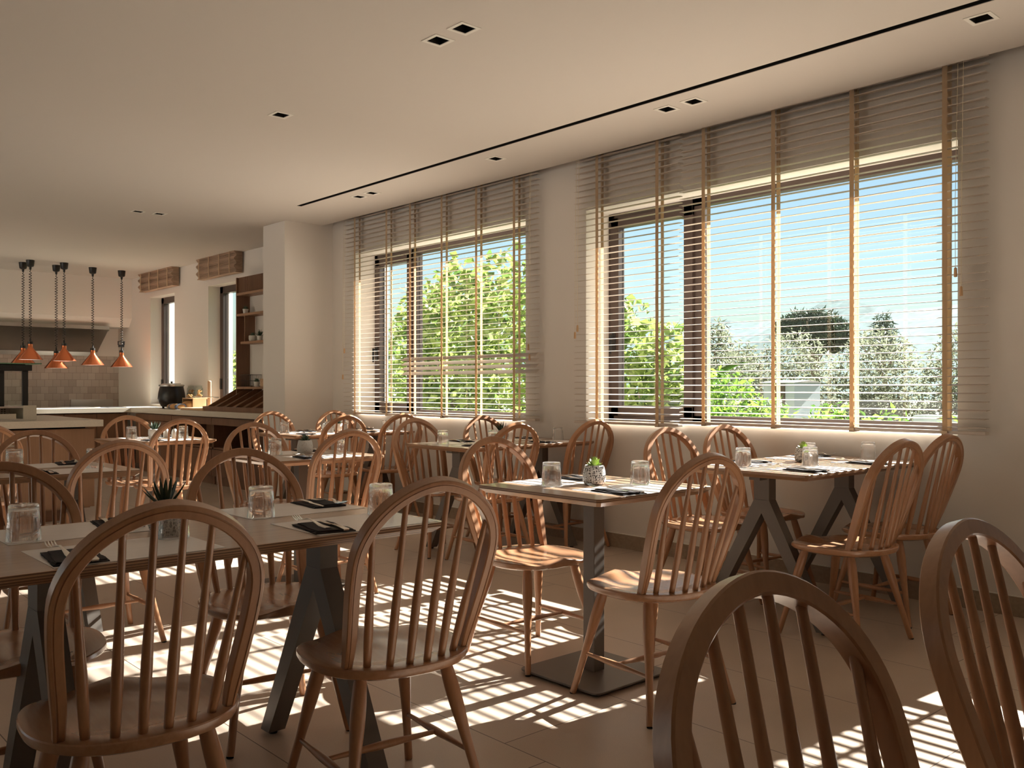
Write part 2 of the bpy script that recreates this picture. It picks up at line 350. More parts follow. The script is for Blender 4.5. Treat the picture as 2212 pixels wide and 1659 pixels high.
struct(MB().box(-8.24, XR, WY-.014, WY-.001, .10, .104).build('trim_2', M['white']))
# inner window boards
for i, op in enumerate((OPR, OPL, OP3)):
    struct(MB().box(op[0], op[1], WY+.02, WO+.04, op[2]-.03, op[2]+.002).build('trim_%d' % (3+i), M['white'], bevel=.003))

# windows ------------------------------------------------------------
def window(n, op, y, mull, cas_left=True):
    x0, x1, z0, z1 = op; w = empty('window_%d' % n, ((x0+x1)/2, y, z0)); w['kind'] = 'structure'
    def B(mb, a, b_, c_, d, e, f): mb.box(a-w.location.x, b_-w.location.x, c_-y, d-y, e-z0, f-z0)
    t = .055; f = MB()
    B(f, x0, x0+t, y-.03, y+.04, z0, z1); B(f, x1-t, x1, y-.03, y+.04, z0, z1)
    B(f, x0, x1, y-.03, y+.04, z1-t, z1); B(f, x0, x1, y-.03, y+.04, z0, z0+t)
    if mull: B(f, mull-.03, mull+.05, y-.03, y+.04, z0, z1)
    f.build('window_frame', M['frame'], w, bevel=.002)
    cx1 = mull-.03 if mull else x1-t
    s = MB(); q = .075; a = x0+t-.015; e = cx1+.015; zz0, zz1 = z0+t-.015, z1-t+.015
    B(s, a, a+q, y-.05, y+.02, zz0, zz1); B(s, e-q, e, y-.05, y+.02, zz0, zz1); B(s, a, e, y-.05, y+.02, zz0, zz0+q); B(s, a, e, y-.05, y+.02, zz1-q, zz1)
    s.build('casement_sash', M['frame'], w, bevel=.003)
    g = MB(); B(g, a+q, e-q, y-.008, y+.008, zz0+q, zz1-q); g.build('glass_pane', M['pane'], w)
    if mull:
        g = MB(); B(g, mull+.05, x1-t, y-.008, y+.008, z0+t, z1-t); g.build('glass_pane', M['pane'], w)
    h = MB(); B(h, a+.02, a+.05, y-.062, y-.05, 1.42, 1.56); B(h, a+.028, a+.042, y-.095, y-.06, 1.52, 1.535); B(h, a+.026, a+.044, y-.105, y-.09, 1.40, 1.54)
    h.build('window_handle', M['black'], w, bevel=.003)
    return w
window(1, OPR, 5.2, -3.83)
window(2, OPL, 5.2, -7.16)
window(3, OP3, 5.2, -.75)
def kwin(n, op):
    x0, x1, z0, z1 = op; w = empty('window_%d' % n, (x0, 5.2, z0)); w['kind'] = 'structure'
    f = MB(); q = .09; X = x1-x0; Z = z1-z0
    f.box(0, q, -.04, .04, 0, Z).box(X-q, X, -.04, .04, 0, Z).box(0, X, -.04, .04, Z-q, Z).box(0, X, -.04, .04, 0, q)
    f.build('window_frame', M['frame'], w, bevel=.003)
    MB().box(q, X-q, -.008, .008, q, Z-q).build('glass_pane', M['pane'], w)
    MB().box(-.01+q*.5, q*.5+.02, -.06, -.04, .22, .36).build('window_handle', M['black'], w)
kwin(4, OKA); kwin(5, OKB)

# recessed lights -----------------------------------------------------
dl_lab = ['lower-left of the close pair of square recessed lights in the upper centre', 'upper-right of the close pair of square recessed lights in the upper centre', 'single square recessed light in the mid-left of the ceiling',
 'left one of the tiny far pair of recessed lights above the kitchen side', 'right one of the tiny far pair of recessed lights above the kitchen side', 'left one of the pair of recessed lights by the far end of the ceiling slot',
 'right one of the pair of recessed lights by the far end of the ceiling slot', 'single recessed light near the left window between slot and blinds', 'left one of the pair of recessed lights before the large right blind',
 'right one of the pair of recessed lights before the large right blind', 'single square recessed light in the top right corner beside the slot']
root = empty('ceiling_downlight', (0, 0, H)); tag(root, 'x', 'ceiling light', 'square recessed ceiling lights')
f = MB(); a, o_ = .040, .058
for sx in ((-o_, -a, -o_, o_), (a, o_, -o_, o_), (-a, a, -o_, -a), (-a, a, a, o_)): f.box(*sx, -.003, .0)
f.build('trim_ring', M['white'], root)
f = MB(); t = .0445
f.box(-t, -t+.003, -t, t, .0, .085).box(t-.003, t, -t, t, .0, .085).box(-t, t, -t, -t+.003, .0, .085).box(-t, t, t-.003, t, .0, .085).box(-t, t, -t, t, .082, .085)
f.build('dark_baffle', M['void'], root)
for i, (x, y, _, _) in enumerate(DL):
    o = root if i == 0 else copy_tree(root)
    place(o, (x, y, H), 0, dl_lab[i])

# venetian blinds -----------------------------------------------------
def blind(x0, x1, zb, tapes, label, odd=(), cords=None, seed=1):
    rnd = random.Random(seed); y = 4.86; r = empty('venetian_blind', ((x0+x1)/2, y, zb)); tag(r, label, 'blind', 'cream slatted blinds on the window wall'); cx = (x0+x1)/2
    zt = 2.975; pitch = .0440; s = MB(); w = .025; k = 0; z = zb+.035
    while z < zt-.06:
        ti = .085 + rnd.uniform(-.015, .015)
        if any(a < z < b_ for a, b_ in odd): ti = .62
        if k == 0: ti = .02
        dz = w*sin(ti); dy = w*cos(ti); n = 6; L = []
        for q in range(n+1):
            u = -1+2*q/n; L.append((u*dy, u*dz+.0018*(1-u*u)))
        ring = [(p[0], p[1]+.0012) for p in L] + [(p[0], p[1]-.0012) for p in L[::-1]]
        e = rnd.uniform(-.004, .004)
        s.loft([[(x0-cx+e, p[0], p[1]+z-zb) for p in ring], [(x1-cx+e, p[0], p[1]+z-zb+rnd.uniform(-.001, .001)) for p in ring]])
        z += pitch; k += 1
    s.build('slats', M['slat'], r, smooth=True, auto=40)
    MB().box(x0-cx, x1-cx, -.026, .026, .0, .018).build('bottom_rail', M['slat'], r, bevel=.003)
    MB().box(x0-cx, x1-cx, -.028, .028, zt-zb-.045, zt-zb).build('head_rail', M['slat'], r, bevel=.002)
    for tx in tapes:
        t = MB()
        for sy in (-1, 1):
            n = 24; P = []
            for q in range(n+1):
                zz = (zt-zb-.045)*(1-q/n); P.append((tx-cx+rnd.uniform(-.0008, .0008), sy*(.0285+rnd.uniform(0, .0008)), zz))
            for u, v in zip(P, P[1:]): t.quad((u[0]-.0135, u[1], u[2]), (u[0]+.0135, u[1], u[2]), (v[0]+.0135, v[1], v[2]), (v[0]-.0135, v[1], v[2]))
        r_ = bmesh.ops.solidify(t.bm, geom=t.bm.faces[:], thickness=.0009)
        t.box(tx-cx-.015, tx-cx+.015, -.034, .034, -.006, -.001).box(tx-cx-.015, tx-cx+.015, -.034, -.0315, -.006, .016)
        t.build('ladder_tape', M['tape'], r)
        MB().tube([(tx-cx+.02, 0, .02), (tx-cx+.02, 0, zt-zb-.045)], .0011, 5).build('lift_cord', M['cord'], r)
    if cords:
        for i, (px, zl) in enumerate(cords):
            zc = zl-zb; X = px-cx; Y = -.042-.006*i
            p = MB().tube([(X, Y+.01, zt-zb-.05), (X-.004, Y, (zt-zb)*.6+zc*.4), (X-.012+.004*i, Y, (zt-zb)*.25+zc*.75), (X-.010, Y, zc)], .0014, 5)
            po = p.build('pull_cord', M['cord'], r)
            MB().lathe([(0, .0), (.006, .0), (.009, .004), (.0075, .045), (.003, .05), (0, .05)], 12, (X-.010, Y, zc-.045)).build('cord_tassel', M['tassel'], po, smooth=True, auto=50)
    return r
blind(-7.90, -6.92, .885, [-7.68, -7.13], 'narrow cream slatted blind at the left end of the left window', cords=[(-7.84, 1.53), (-7.86, 1.27)], seed=2)
blind(-6.90, -5.10, .885, [-6.75, -6.28, -5.81, -5.34], 'wide cream slatted blind on the left window, some lower slats tilted shut', odd=((1.26, 1.44),), cords=[(-5.15, 1.48), (-5.13, 1.40)], seed=3)
blind(-4.68, -3.725, .885, [-4.45, -3.90], 'narrow cream slatted blind at left of the large right window', cords=[(-4.62, 1.60), (-4.64, 1.55)], seed=4)
blind(-3.715, -1.80, .905, [-3.52, -3.01, -2.51, -2.00], 'wide cream slatted blind across most of the large right window', cords=[(-1.93, 1.76), (-1.90, 1.66)], seed=5)
blind(-1.58, .32, .905, [-1.3, -.7, -.2, .2], 'cream slatted blind beyond the right edge of the view', seed=6)

# ================================================================== CHAIR
def chair_proto():
    r = empty('dining_chair', (0, 0, 0)); tag(r, 'x', 'chair', 'spindle-back beech dining chairs')
    hsz = .435
    # seat: superellipse outline, dished top (front = +y)
    sw, sf, sb = .226, .216, .216
    def outl(t):
        c_, s_ = cos(t), sin(t); n = .62 if s_ > 0 else .86
        x = sw*math.copysign(abs(c_)**n, c_); L = sf if s_ > 0 else sb
        y = L*math.copysign(abs(s_)**(.74 if s_ > 0 else .92), s_)
        if s_ > 0: x *= 1-.05*s_*s_
        return x, y
    n = 64; R = [outl(2*pi*k/n) for k in range(n)]
    def top(x, y):
        rr = math.sqrt((x/sw)**2+(y/(sf if y > 0 else sb))**2)
        d = max(0, 1-((rr*1.0)/.86)**2); dish = -.013*min(1, d*1.6)
        if y > .02:
            f_ = min(1, (y-.02)/.16); dish += .010*f_*math.exp(-(x/.045)**2)*1.0
            dish -= .010*f_*(math.exp(-((abs(x)-.115)/.06)**2))
        if y < -.11: dish *= max(0, 1-(-.11-y)/.05)
        return hsz+dish
    s = MB(); fr = [0, .12, .25, .38, .5, .62, .72, .82, .9, .96]; rings = []
    ctr = s.bm.verts.new((0, 0, top(0, 0)))
    for f_ in fr[1:]: rings.append([s.bm.verts.new((x*f_, y*f_, top(x*f_, y*f_))) for x, y in R])
    for f_, dz in ((.990, -.0010), (1.0, -.004), (1.0, -.015), (.980, -.0225), (.90, -.031)):
        rings.append([s.bm.verts.new((x*f_, y*f_, (top(x*.96, y*.96)+dz if dz > -.02 else hsz-.002+dz))) for x, y in R])
    bc = s.bm.verts.new((0, 0, hsz-.034))
    for j in range(n): s.bm.faces.new((ctr, rings[0][j], rings[0][(j+1) % n])); s.bm.faces.new((bc, rings[-1][(j+1) % n], rings[-1][j]))
    for a, b_ in zip(rings, rings[1:]):
        for j in range(n): s.bm.faces.new((a[j], b_[j], b_[(j+1) % n], a[(j+1) % n]))
    s.build('seat', M['beech_seat'], r, smooth=True, auto=32)
    # hoop
    a0, w0, zm, ht, lean, b0 = .174, .198, .717, .907, .355, .124
    cl = []
    for k in range(15):
        u = k/15; z = hsz-.01+(zm-hsz+.01)*u; q = 3*u*u-2*u**3
        cl.append((a0+(w0-a0)*(.06*u+.94*q), z))
    for k in range(33):
        t = pi*k/32; cl.append((w0*math.copysign(abs(cos(t))**1.115, cos(t)), zm+(ht-zm)*sin(t)**.97))
    for k in range(14, -1, -1): cl.append((-cl[k][0], cl[k][1]))
    P3 = []
    for x, z in cl: P3.append(Vector((x, -b0-lean*(z-hsz), z)))
    nb = Vector((0, -1, -lean)).normalized()      # hoop plane normal, to the back
    rings = []; m = len(P3)
    for i, p in enumerate(P3):
        t = (P3[min(i+1, m-1)]-P3[max(i-1, 0)]).normalized(); nr = t.cross(nb).normalized()     # radial in plane
        if nr.dot(p-Vector((0, p.y, .62))) < 0: nr = -nr
        u = min(1, (p.z-hsz+.01)/.10); wr = .0105+.0045*u; wd = .0125+.0050*u; rr = .003
        prof = [(-wr, -wd+rr), (-wr+rr, -wd), (wr-rr, -wd), (wr, -wd+rr), (wr, wd-.004), (wr-.002, wd-.0015), (wr*.45, wd), (wr*.38, wd-.0022), (wr*.26, wd-.0022), (wr*.18, wd), (-wr+rr, wd), (-wr, wd-rr)]
        rings.append([p+nr*a_+nb*c_ for a_, c_ in prof])
    MB().loft(rings).build('hoop', M['beech'], r, smooth=True, auto=35)
    # spindles
    def hoopz(x):
        best = None
        for (xa, za), (xb, zb_) in zip(cl, cl[1:]):
            if (xa-x)*(xb-x) <= 0 and max(za, zb_) > zm-.02:
                q = (x-xa)/(xb-xa) if xb != xa else 0; best = za+(zb_-za)*q
        return best
    for k in range(6):
        q = -1+2*k/5; xb = q*.128; yb = -.186+.040*q*q; xt = q*.146; zt = hoopz(xt)-.006
        if abs(q) > .9: xt = q*.168; zt = hoopz(xt)-.004
        A = Vector((xb, yb, hsz-.008)); B = Vector((xt, -b0-lean*(zt-hsz), zt)); pts = []; rad = []
        for j in range(13):
            u = j/12; pts.append(A.lerp(B, u)); rad.append(.0088+.0036*math.exp(-((u-.30)/.26)**2)-.0014*u)
        MB().tube(pts, rad, 10).build('spindle', M['beech'], r, smooth=True, auto=50)
    # legs + stretchers
    legs = {}
    for nm, (tx, ty, fx, fy) in {'fl': (-.125, .125, -.200, .222), 'fr': (.125, .125, .200, .222), 'rl': (-.125, -.105, -.205, -.200), 'rr': (.125, -.105, .205, -.200)}.items():
        A = Vector((tx, ty, hsz-.026)); B = Vector((fx, fy, .0)); pts = []; rad = []
        for j in range(17):
            u = j/16; pts.append(A.lerp(B, u)); rad.append(.0142+.0068*math.exp(-((u-.24)/.24)**2)-.0018*u if j > 0 else .0125)
        pts[-1].z = .004; L = MB().tube(pts, rad, 14).build('leg', M['beech'], r, smooth=True, auto=50)
        MB().lathe([(0, 0), (.0115, 0), (.0120, .004), (0, .004)], 14, (fx, fy, 0)).build('foot_glide', M['blackplastic'], L)
        legs[nm] = lambda u, A=A, B=B: A.lerp(B, u)
    def spind(A, B, r0, r1, nm='stretcher'):
        pts = []; rad = []
        for j in range(13): u = j/12; pts.append(A.lerp(B, u)); rad.append(r0+(r1-r0)*math.exp(-((u-.5)/.26)**2))
        return MB().tube(pts, rad, 10).build(nm, M['beech'], r, smooth=True, auto=50)
    u = .62
    for f_, b_ in (('fl', 'rl'), ('fr', 'rr')): spind(legs[f_](u), legs[b_](u), .0065, .0115)
    ml = (legs['fl'](u)+legs['rl'](u))/2; mr = (legs['fr'](u)+legs['rr'](u))/2; spind(ml, mr, .0065, .0115, 'cross_stretcher')
    return r
CH = chair_proto()
chairs = [
 (-2.086,.731,174.6,'large nearest beech chair at front left with its whole back towards the viewer'),
 (-2.102,1.419,173.8,'beech chair at front centre seen from behind, in front of the two napkins'),
 (-2.134,2.621,172.9,'beech chair on the near side of the central square table, seat shining pale blue'),
 (-2.074,3.937,175,'shaded beech chair on the near side of the long right table, left of two'),
 (-2.131,4.519,176,'shaded beech chair on the near side of the long right table, next to wall'),
 (-2.92,4.02,-6,'beech chair on the far side of the long right table, left of two'),
 (-2.924,4.564,-8,'beech chair on the far side of the long right table, next to wall'),
 (-2.845,2.675,-3.8,'beech chair on the far side of the central square table, seat striped with sun'),
 (-2.868,1.459,-7.4,'beech chair facing the viewer behind the front left table, at its right end'),
 (-2.781,.656,-6,'dark beech chair cut by the left edge, behind the front left table'),
 (-4.29,1.368,179.4,'beech chair on the near side of the left middle table, pale arch'),
 (-4.465,2.624,177,'beech chair on the near side of the middle square table, honey coloured'),
 (-4.945,1.30,-5.6,'beech chair on the far side of the left middle table, before the island'),
 (-5.137,2.638,-3,'beech chair on the far side of the middle square table'),
 (-6.694,3.972,177,'beech chair on the near side of the far pillar table, left of two'),
 (-7.507,3.973,-4,'sunlit beech chair on the far side of the far pillar table, before the pillar'),
 (-7.405,4.58,-4,'small sunlit beech chair in the corner by the left window'),
 (-5.095,3.87,-4,'beech chair on the far side of the table between the windows, left of two'),
 (-6.716,4.56,176,'beech chair on the near side of the far pillar table, right of two'),
 (-4.547,3.906,177.4,'beech chair on the near side of the table between the windows, left of two'),
 (-5.197,4.598,-4.5,'beech chair on the far side of the table between the windows, right of two'),
 (-4.598,4.69,177,'beech chair against bare wall, near side of the table between the windows'),
 (-7.134,2.536,-4.5,'beech chair on the far side of the square table before the kitchen'),
 (-6.684,2.598,178,'beech chair on the near side of the square table before the kitchen'),
 (-6.542,1.331,178.6,'small beech chair at left edge in front of the island'),
 (-.342,.937,-4.9,'very close dark beech hoop cut by the bottom edge, right of centre'),
 (-.349,1.60,-2.9,'very close dark beech hoop cut by the right edge'),
]
for i, (x, y, rot, lab) in enumerate(chairs):
    o = CH if i == 0 else copy_tree(CH)
    place(o, (x, y, 0), radians(rot)-pi/2, lab)

# ================================================================== TABLES
TZ = .755
def top_mesh(lx, ly, name, root):
    b = MB(); hx, hy = lx/2, ly/2; t = .030
    def ring(ix, z): 
        c_ = .012; X, Y = hx-ix, hy-ix
        return [(-X+c_, -Y, z), (X-c_, -Y, z), (X, -Y+c_, z), (X, Y-c_, z), (X-c_, Y, z), (-X+c_, Y, z), (-X, Y-c_, z), (-X, -Y+c_, z)]
    b.loft([ring(.022, TZ-t), ring(.0, TZ-.013), ring(0, TZ-.001), ring(.001, TZ)])
    return b.build(name, M['table'], root)
def long_table(cx, cy, ly, label):
    r = empty('dining_table', (cx, cy, 0)); tag(r, label, 'table', 'long plywood tables on dark steel trestles')
    top_mesh(.70, ly, 'tabletop', r)
    MB().box(-.03, .03, -ly/2+.12, ly/2-.12, TZ-.055, TZ-.030).build('under_beam', M['steel_dark'], r)
    for sy in (-1, 1):
        y = sy*(ly/2-.21); d = .030
        b = MB().box(-.25, .25, y-.03, y+.03, TZ-.036, TZ-.030)
        b.box(-.042, .042, y-d, y+d, .601, TZ-.036)
        for s_ in (-1, 1):
            xo, xi = .345, .290
            P_ = [(0, .60), (s_*.042, .60), (s_*xo, .012), (s_*xi, .012), (0, .535)]
            b.prism(P_ if s_ < 0 else P_[::-1], 'y', y-d, y+d)
        L = b.build('trestle_leg', M['steel_dark'], r)
        for s_ in (-1, 1): MB().lathe([(0, 0), (.014, 0), (.014, .012), (0, .012)], 12, (s_*.315, y, 0)).build('levelling_foot', M['blackplastic'], L)
    return r
def ped_table(cx, cy, s_, label):
    r = empty('bistro_table', (cx, cy, 0)); tag(r, label, 'table', 'square plywood tables on a dark steel pedestal')
    top_mesh(s_, s_, 'tabletop', r)
    MB().box(-.15, .15, -.15, .15, TZ-.036, TZ-.030).build('mounting_plate', M['steel_dark'], r)
    MB().box(-.030, .030, -.030, .030, .018, TZ-.036).build('post', M['steel_dark'], r, bevel=.002)
    q = .215; c_ = .03
    poly = []
    for (x, y, a) in ((q-c_, q-c_, 0), (-q+c_, q-c_, 90), (-q+c_, -q+c_, 180), (q-c_, -q+c_, 270)):
        for k in range(5): t = radians(a+k*22.5); poly.append((x+c_*cos(t), y+c_*sin(t)))
    B = MB().prism(poly, 'z', .010, .018).build('base_plate', M['steel_dark'], r, bevel=.002)
    for x in (-1, 1):
        for y in (-1, 1): MB().lathe([(0, 0), (.016, 0), (.016, .010), (0, .010)], 12, (x*.18, y*.18, 0)).build('pad', M['blackplastic'], B)
    return r
ped_table(-2.485, 2.68, .665, 'square table in the centre on a dark post and base plate, green succulent on it')
long_table(-2.46, 1.04, 1.20, 'long plywood table at the front left on dark trestle legs, aloe pot in the middle')
long_table(-2.47, 4.28, 1.20, 'long plywood table at the right, end against the wall under the large blind')
long_table(-4.87, 4.29, 1.20, 'long plywood table between the two windows, end against the bare wall')
ped_table(-4.745, 2.62, .70, 'square table in the middle distance with a speckled pot and a dark rosette plant')
long_table(-6.97, 4.20, 1.20, 'long plywood table at the back beside the pillar, below the left window')
ped_table(-6.945, 2.60, .68, 'square table in front of the kitchen counter with shakers and a spiky plant')
long_table(-4.75, .99, 1.20, 'long plywood table at the left, second row from the camera')
long_table(-6.94, 1.00, 1.20, 'long plywood table at the far left edge, mostly hidden behind chairs')

# ---- table ware prototypes
def tumbler():
    b = MB(); n = 32
    prof = [(0, .094), (.0315, .094), (.0345, .0925), (.0358, .089), (.0385, .045), (.0415, .0015), (.0408, 0), (.0392, .0006), (.0365, .045), (.0335, .078), (.0300, .083), (0, .0835)]
    b.lathe(prof, n)
    for v in b.bm.verts:
        rr = math.hypot(v.co.x, v.co.y)
        if .02 < v.co.z < .085 and rr > .001:
            a = math.atan2(v.co.y, v.co.x); k = 1-.012*(cos(a*9)) if rr < .0375-.02*(v.co.z-.045) else 1
            v.co.x *= k; v.co.y *= k
    o = b.build('tumbler', M['glass'], smooth=True, auto=60); tag(o, 'x', 'glass', 'upturned water tumblers'); return o
TUM = tumbler()
def knapkin():
    b = MB(); rnd = random.Random(5)
    def layer(lx, ly, z0, t, off=(0, 0), rot=0):
        n = 10; top = []; bot = []
        for i in range(n+1):
            for j in range(2):
                x = (i/n-.5)*lx; y = (j-.5)*ly+rnd.uniform(-.0012, .0012)
                X = x*cos(rot)-y*sin(rot)+off[0]; Y = x*sin(rot)+y*cos(rot)+off[1]
                zz = z0+t+.0012*math.sin(i*.9+j)
                top.append(b.bm.verts.new((X, Y, zz))); bot.append(b.bm.verts.new((X, Y, z0)))
        for i in range(n):
            a, c_, d, e = 2*i, 2*i+1, 2*i+3, 2*i+2
            b.bm.faces.new((top[a], top[e], top[d], top[c_])); b.bm.faces.new((bot[a], bot[c_], bot[d], bot[e]))
            b.bm.faces.new((bot[a], bot[e], top[e], top[a])); b.bm.faces.new((bot[c_], top[c_], top[d], bot[d]))
        b.bm.faces.new((bot[0], top[0], top[1], bot[1])); b.bm.faces.new((bot[2*n], bot[2*n+1], top[2*n+1], top[2*n]))
    layer(.185, .115, 0, .0022); layer(.178, .108, .003, .002, (.004, .003), .03); layer(.172, .06, .006, .002, (-.003, .018), -.05)
    o = b.build('napkin', M['napkin']); tag(o, 'x', 'napkin', 'folded black paper napkins'); return o
NAP = knapkin()
def fork():
    b = MB()
    def strip(pts, t=.0016):      # pts: (x, halfwidth, z)
        b.loft([[(x, -w_, z), (x, w_, z), (x, w_*.8, z+t), (x, -w_*.8, z+t)] for x, w_, z in pts])
    strip([(-.10, .0085, 0), (-.097, .0098, 0), (-.06, .0085, .001), (-.02, .0045, .0075), (.015, .0028, .0125), (.032, .004, .0105), (.042, .0105, .006), (.055, .0125, .003), (.060, .0125, .0025)])
    for k in range(4):
        y = -.0102+k*.0068
        b.loft([[(x, y-w_, z), (x, y+w_, z), (x, y+w_*.8, z+.0014), (x, y-w_*.8, z+.0014)] for x, w_, z in ((.058, .0023, .0027), (.075, .0018, .003), (.09, .0015, .0075), (.100, .0008, .012))])
    o = b.build('fork', M['cutlery'], smooth=True, auto=40); tag(o, 'x', 'fork', 'stainless forks'); return o
def knife():
    b = MB()
    b.loft([[(x, y0, 0), (x, y1, 0), (x, y1, t), (x, y0, t)] for x, y0, y1, t in ((-.105, -.007, .007, .003), (-.102, -.009, .009, .0045), (-.05, -.0075, .0075, .005), (.0, -.005, .006, .0045), (.006, -.005, .008, .002), (.05, -.005, .010, .0015), (.09, -.004, .009, .0012), (.105, -.002, .002, .001))])
    o = b.build('knife', M['cutlery'], smooth=True, auto=40); tag(o, 'x', 'knife', 'stainless table knives'); return o
FRK = fork(); KNF = knife()
b = MB(); b.box(-.140, .140, -.195, .195, 0, .0007); PMT = b.build('placemat', M['mat']); tag(PMT, 'x', 'placemat', 'pale paper placemats')
used = set()
def inst(p, loc, rz, label):
    o = p if p.name not in used else copy_tree(p)
    used.add(p.name); place(o, loc, rz, label); return o
rng = random.Random(11)
def setting(cx, y0, near, tname, where, gl=True, nap=True, pm=True, dy=0):
    s_ = 1 if near else -1; z = TZ+.0003
    at = ' %s of the %s' % (where, tname)
    if pm: inst(PMT, (cx+s_*.195, y0, z), rng.uniform(-.01, .01) + (0 if near else pi), 'pale paper placemat at the'+at)
    z += .0010
    if nap:
        rz = (pi if near else 0)+rng.uniform(-.05, .05)-.12
        nx, ny = cx+s_*.232, y0-s_*.125
        inst(NAP, (nx, ny, z), rz, 'folded black napkin at the'+at)
        c_, q_ = cos(rz), sin(rz)
        def P(u, v): return (nx+u*c_-v*q_, ny+u*q_+v*c_)
        inst(FRK, (*P(.035, .022), z+.0105), rz+.10, 'steel fork at the'+at)
        inst(KNF, (*P(-.002, -.028), z+.0065), rz-.04, 'steel table knife at the'+at)
    if gl: inst(TUM, (cx+s_*.095+rng.uniform(-.008, .008), y0+s_*.155+rng.uniform(-.008, .008), z), rng.uniform(0, 6), 'upturned clear tumbler at the'+at)
T2n, T3n, T4n, T6n, T8n = 'front left table', 'long right table', 'table between the windows', 'far table by the pillar', 'left middle table'
for cx, c0, c1, nm in ((-2.46, .775, 1.425, T2n), (-2.47, 4.0, 4.60, T3n), (-4.87, 3.98, 4.60, T4n), (-6.97, 3.90, 4.50, T6n), (-4.75, .70, 1.30, T8n)):
    setting(cx, c0, True, nm, 'near left seat'); setting(cx, c1, True, nm, 'near right seat')
    setting(cx, c0, False, nm, 'far left seat'); setting(cx, c1, False, nm, 'far right seat')
setting(-2.485, 2.69, True, 'central square table', 'near seat'); setting(-2.485, 2.69, False, 'central square table', 'far seat')
setting(-4.745, 2.66, True, 'middle square table', 'near seat'); setting(-4.745, 2.66, False, 'middle square table', 'far seat')
setting(-6.945, 2.62, True, 'square table by the kitchen', 'near seat'); setting(-6.945, 2.62, False, 'square table by the kitchen', 'far seat')
setting(-6.94, 1.30, True, 'far left table', 'near right seat'); setting(-6.94, 1.30, False, 'far left table', 'far right seat')

# ---- plants in pots
def leaf(b, base, dirv, L, w, curl=.3, th=.15, n=6):
    d = Vector(dirv).normalized(); up = Vector((0, 0, 1)); side = d.cross(up)
    side = side.normalized() if side.length > 1e-3 else Vector((1, 0, 0)); nrm = side.cross(d).normalized(); base = Vector(base); rings = []
    for i in range(n+1):
        u = i/n; ww = w*(.55+.9*u-1.45*u**2.6) if u < 1 else .0004; ww = max(ww, .0004)
        c_ = base+d*L*u+nrm*curl*L*u*u
        rings.append([c_-side*ww, c_-nrm*ww*th*2.2, c_+side*ww, c_+nrm*ww*th*.3])
    b.loft(rings)
def pot(kind, name, plant, loc, sc, label, cat='potted plant'):
    r = empty(name, loc); tag(r, label, cat, 'small potted plants')
    pr = {'round': [(0, 0), (.036, 0), (.043, .004), (.0475, .018), (.0465, .040), (.0415, .066), (.0385, .0755), (.0372, .0765), (.0358, .0755), (.036, .066), (0, .066)],
          'bowl': [(0, 0), (.034, 0), (.042, .006), (.047, .03), (.046, .06), (.044, .0675), (.0425, .0685), (.041, .067), (.041, .060), (0, .060)],
          'cup': [(0, 0), (.024, 0), (.026, .003), (.034, .055), (.0345, .058), (.033, .058), (.0315, .052), (0, .052)]}[kind]
    m = {'d': M['dotted'], 's': M['speckled'], 'w': M['ceramic']}[sc[1]]; q = sc[0]
    MB().lathe([(a*q, z*q) for a, z in pr], 40).build('pot', m, r, smooth=True, auto=45)
    zt = pr[-1][1]*q
    MB().lathe([(0, zt+.001), (pr[-2][0]*q*.98, zt+.001), (pr[-2][0]*q*.98, zt+.003), (0, zt+.004)], 20).build('soil', M['soil'], r)
    b = MB(); rnd = random.Random(hash(name+str(round(loc[0]*100))) % 1000 if 0 else int(abs(loc[0]*1000+loc[1]*77)) % 997)
    if plant == 'succulent':
        for ring, (cnt, el, L, w_) in enumerate(((8, .25, .036, .012), (7, .6, .034, .012), (6, .95, .030, .011), (5, 1.3, .024, .009))):
            for k in range(cnt):
                a = 2*pi*k/cnt+ring*.45+rnd.uniform(-.1, .1); leaf(b, (0, 0, zt+.004+ring*.006), (cos(a)*cos(el), sin(a)*cos(el), sin(el)), L*q, w_*q, .25, .3)
        mt = M['greenleaf']
    elif plant == 'aloe':
        for k in range(17):
            a = k*2.4+rnd.uniform(-.2, .2); el = rnd.uniform(.55, 1.35); L = rnd.uniform(.06, .088)
            leaf(b, (cos(a)*.006, sin(a)*.006, zt), (cos(a)*cos(el), sin(a)*cos(el), sin(el)), L*q, .0075*q, .12, .35)
        mt = M['aloe']
    else:
        for ring, (cnt, el, L) in enumerate(((11, .35, .042), (9, .7, .042), (7, 1.0, .038), (5, 1.35, .03))):
            for k in range(cnt):
                a = 2*pi*k/cnt+ring*.4; leaf(b, (0, 0, zt+.002+ring*.004), (cos(a)*cos(el), sin(a)*cos(el), sin(el)), L*q, .0075*q, .15, .4)
        mt = M['rosette']
    b.build('plant_leaves', mt, r, smooth=True, auto=50)
    return r
zt_ = TZ+.0015
pot('round', 'potted_succulent', 'succulent', (-2.51, 2.71, zt_), (1.0, 'd'), 'lime green succulent in a dark-dotted white pot on the central square table')
pot('round', 'potted_aloe', 'aloe', (-2.50, .965, zt_), (1.0, 'd'), 'dark spiky aloe in a dotted white pot on the front left table')
pot('round', 'potted_succulent', 'succulent', (-2.53, 4.35, zt_), (.95, 'd'), 'yellow-green succulent behind a tumbler on the long right table')
pot('round', 'potted_aloe', 'aloe', (-5.06, 4.45, zt_), (.95, 'd'), 'dark aloe in a dotted pot on the table between the windows')
pot('round', 'potted_rosette', 'rosette', (-4.84, 2.70, zt_), (1.0, 's'), 'dark rosette succulent in a speckled stone pot on the middle square table')
pot('bowl', 'potted_aloe', 'aloe', (-7.06, 2.64, zt_), (1.0, 's'), 'spiky plant in a pale speckled bowl on the square table by the kitchen')
pot('bowl', 'potted_rosette', 'rosette', (-7.04, 4.25, zt_), (1.0, 's'), 'small dark rosette in a speckled pot on the far table by the pillar')
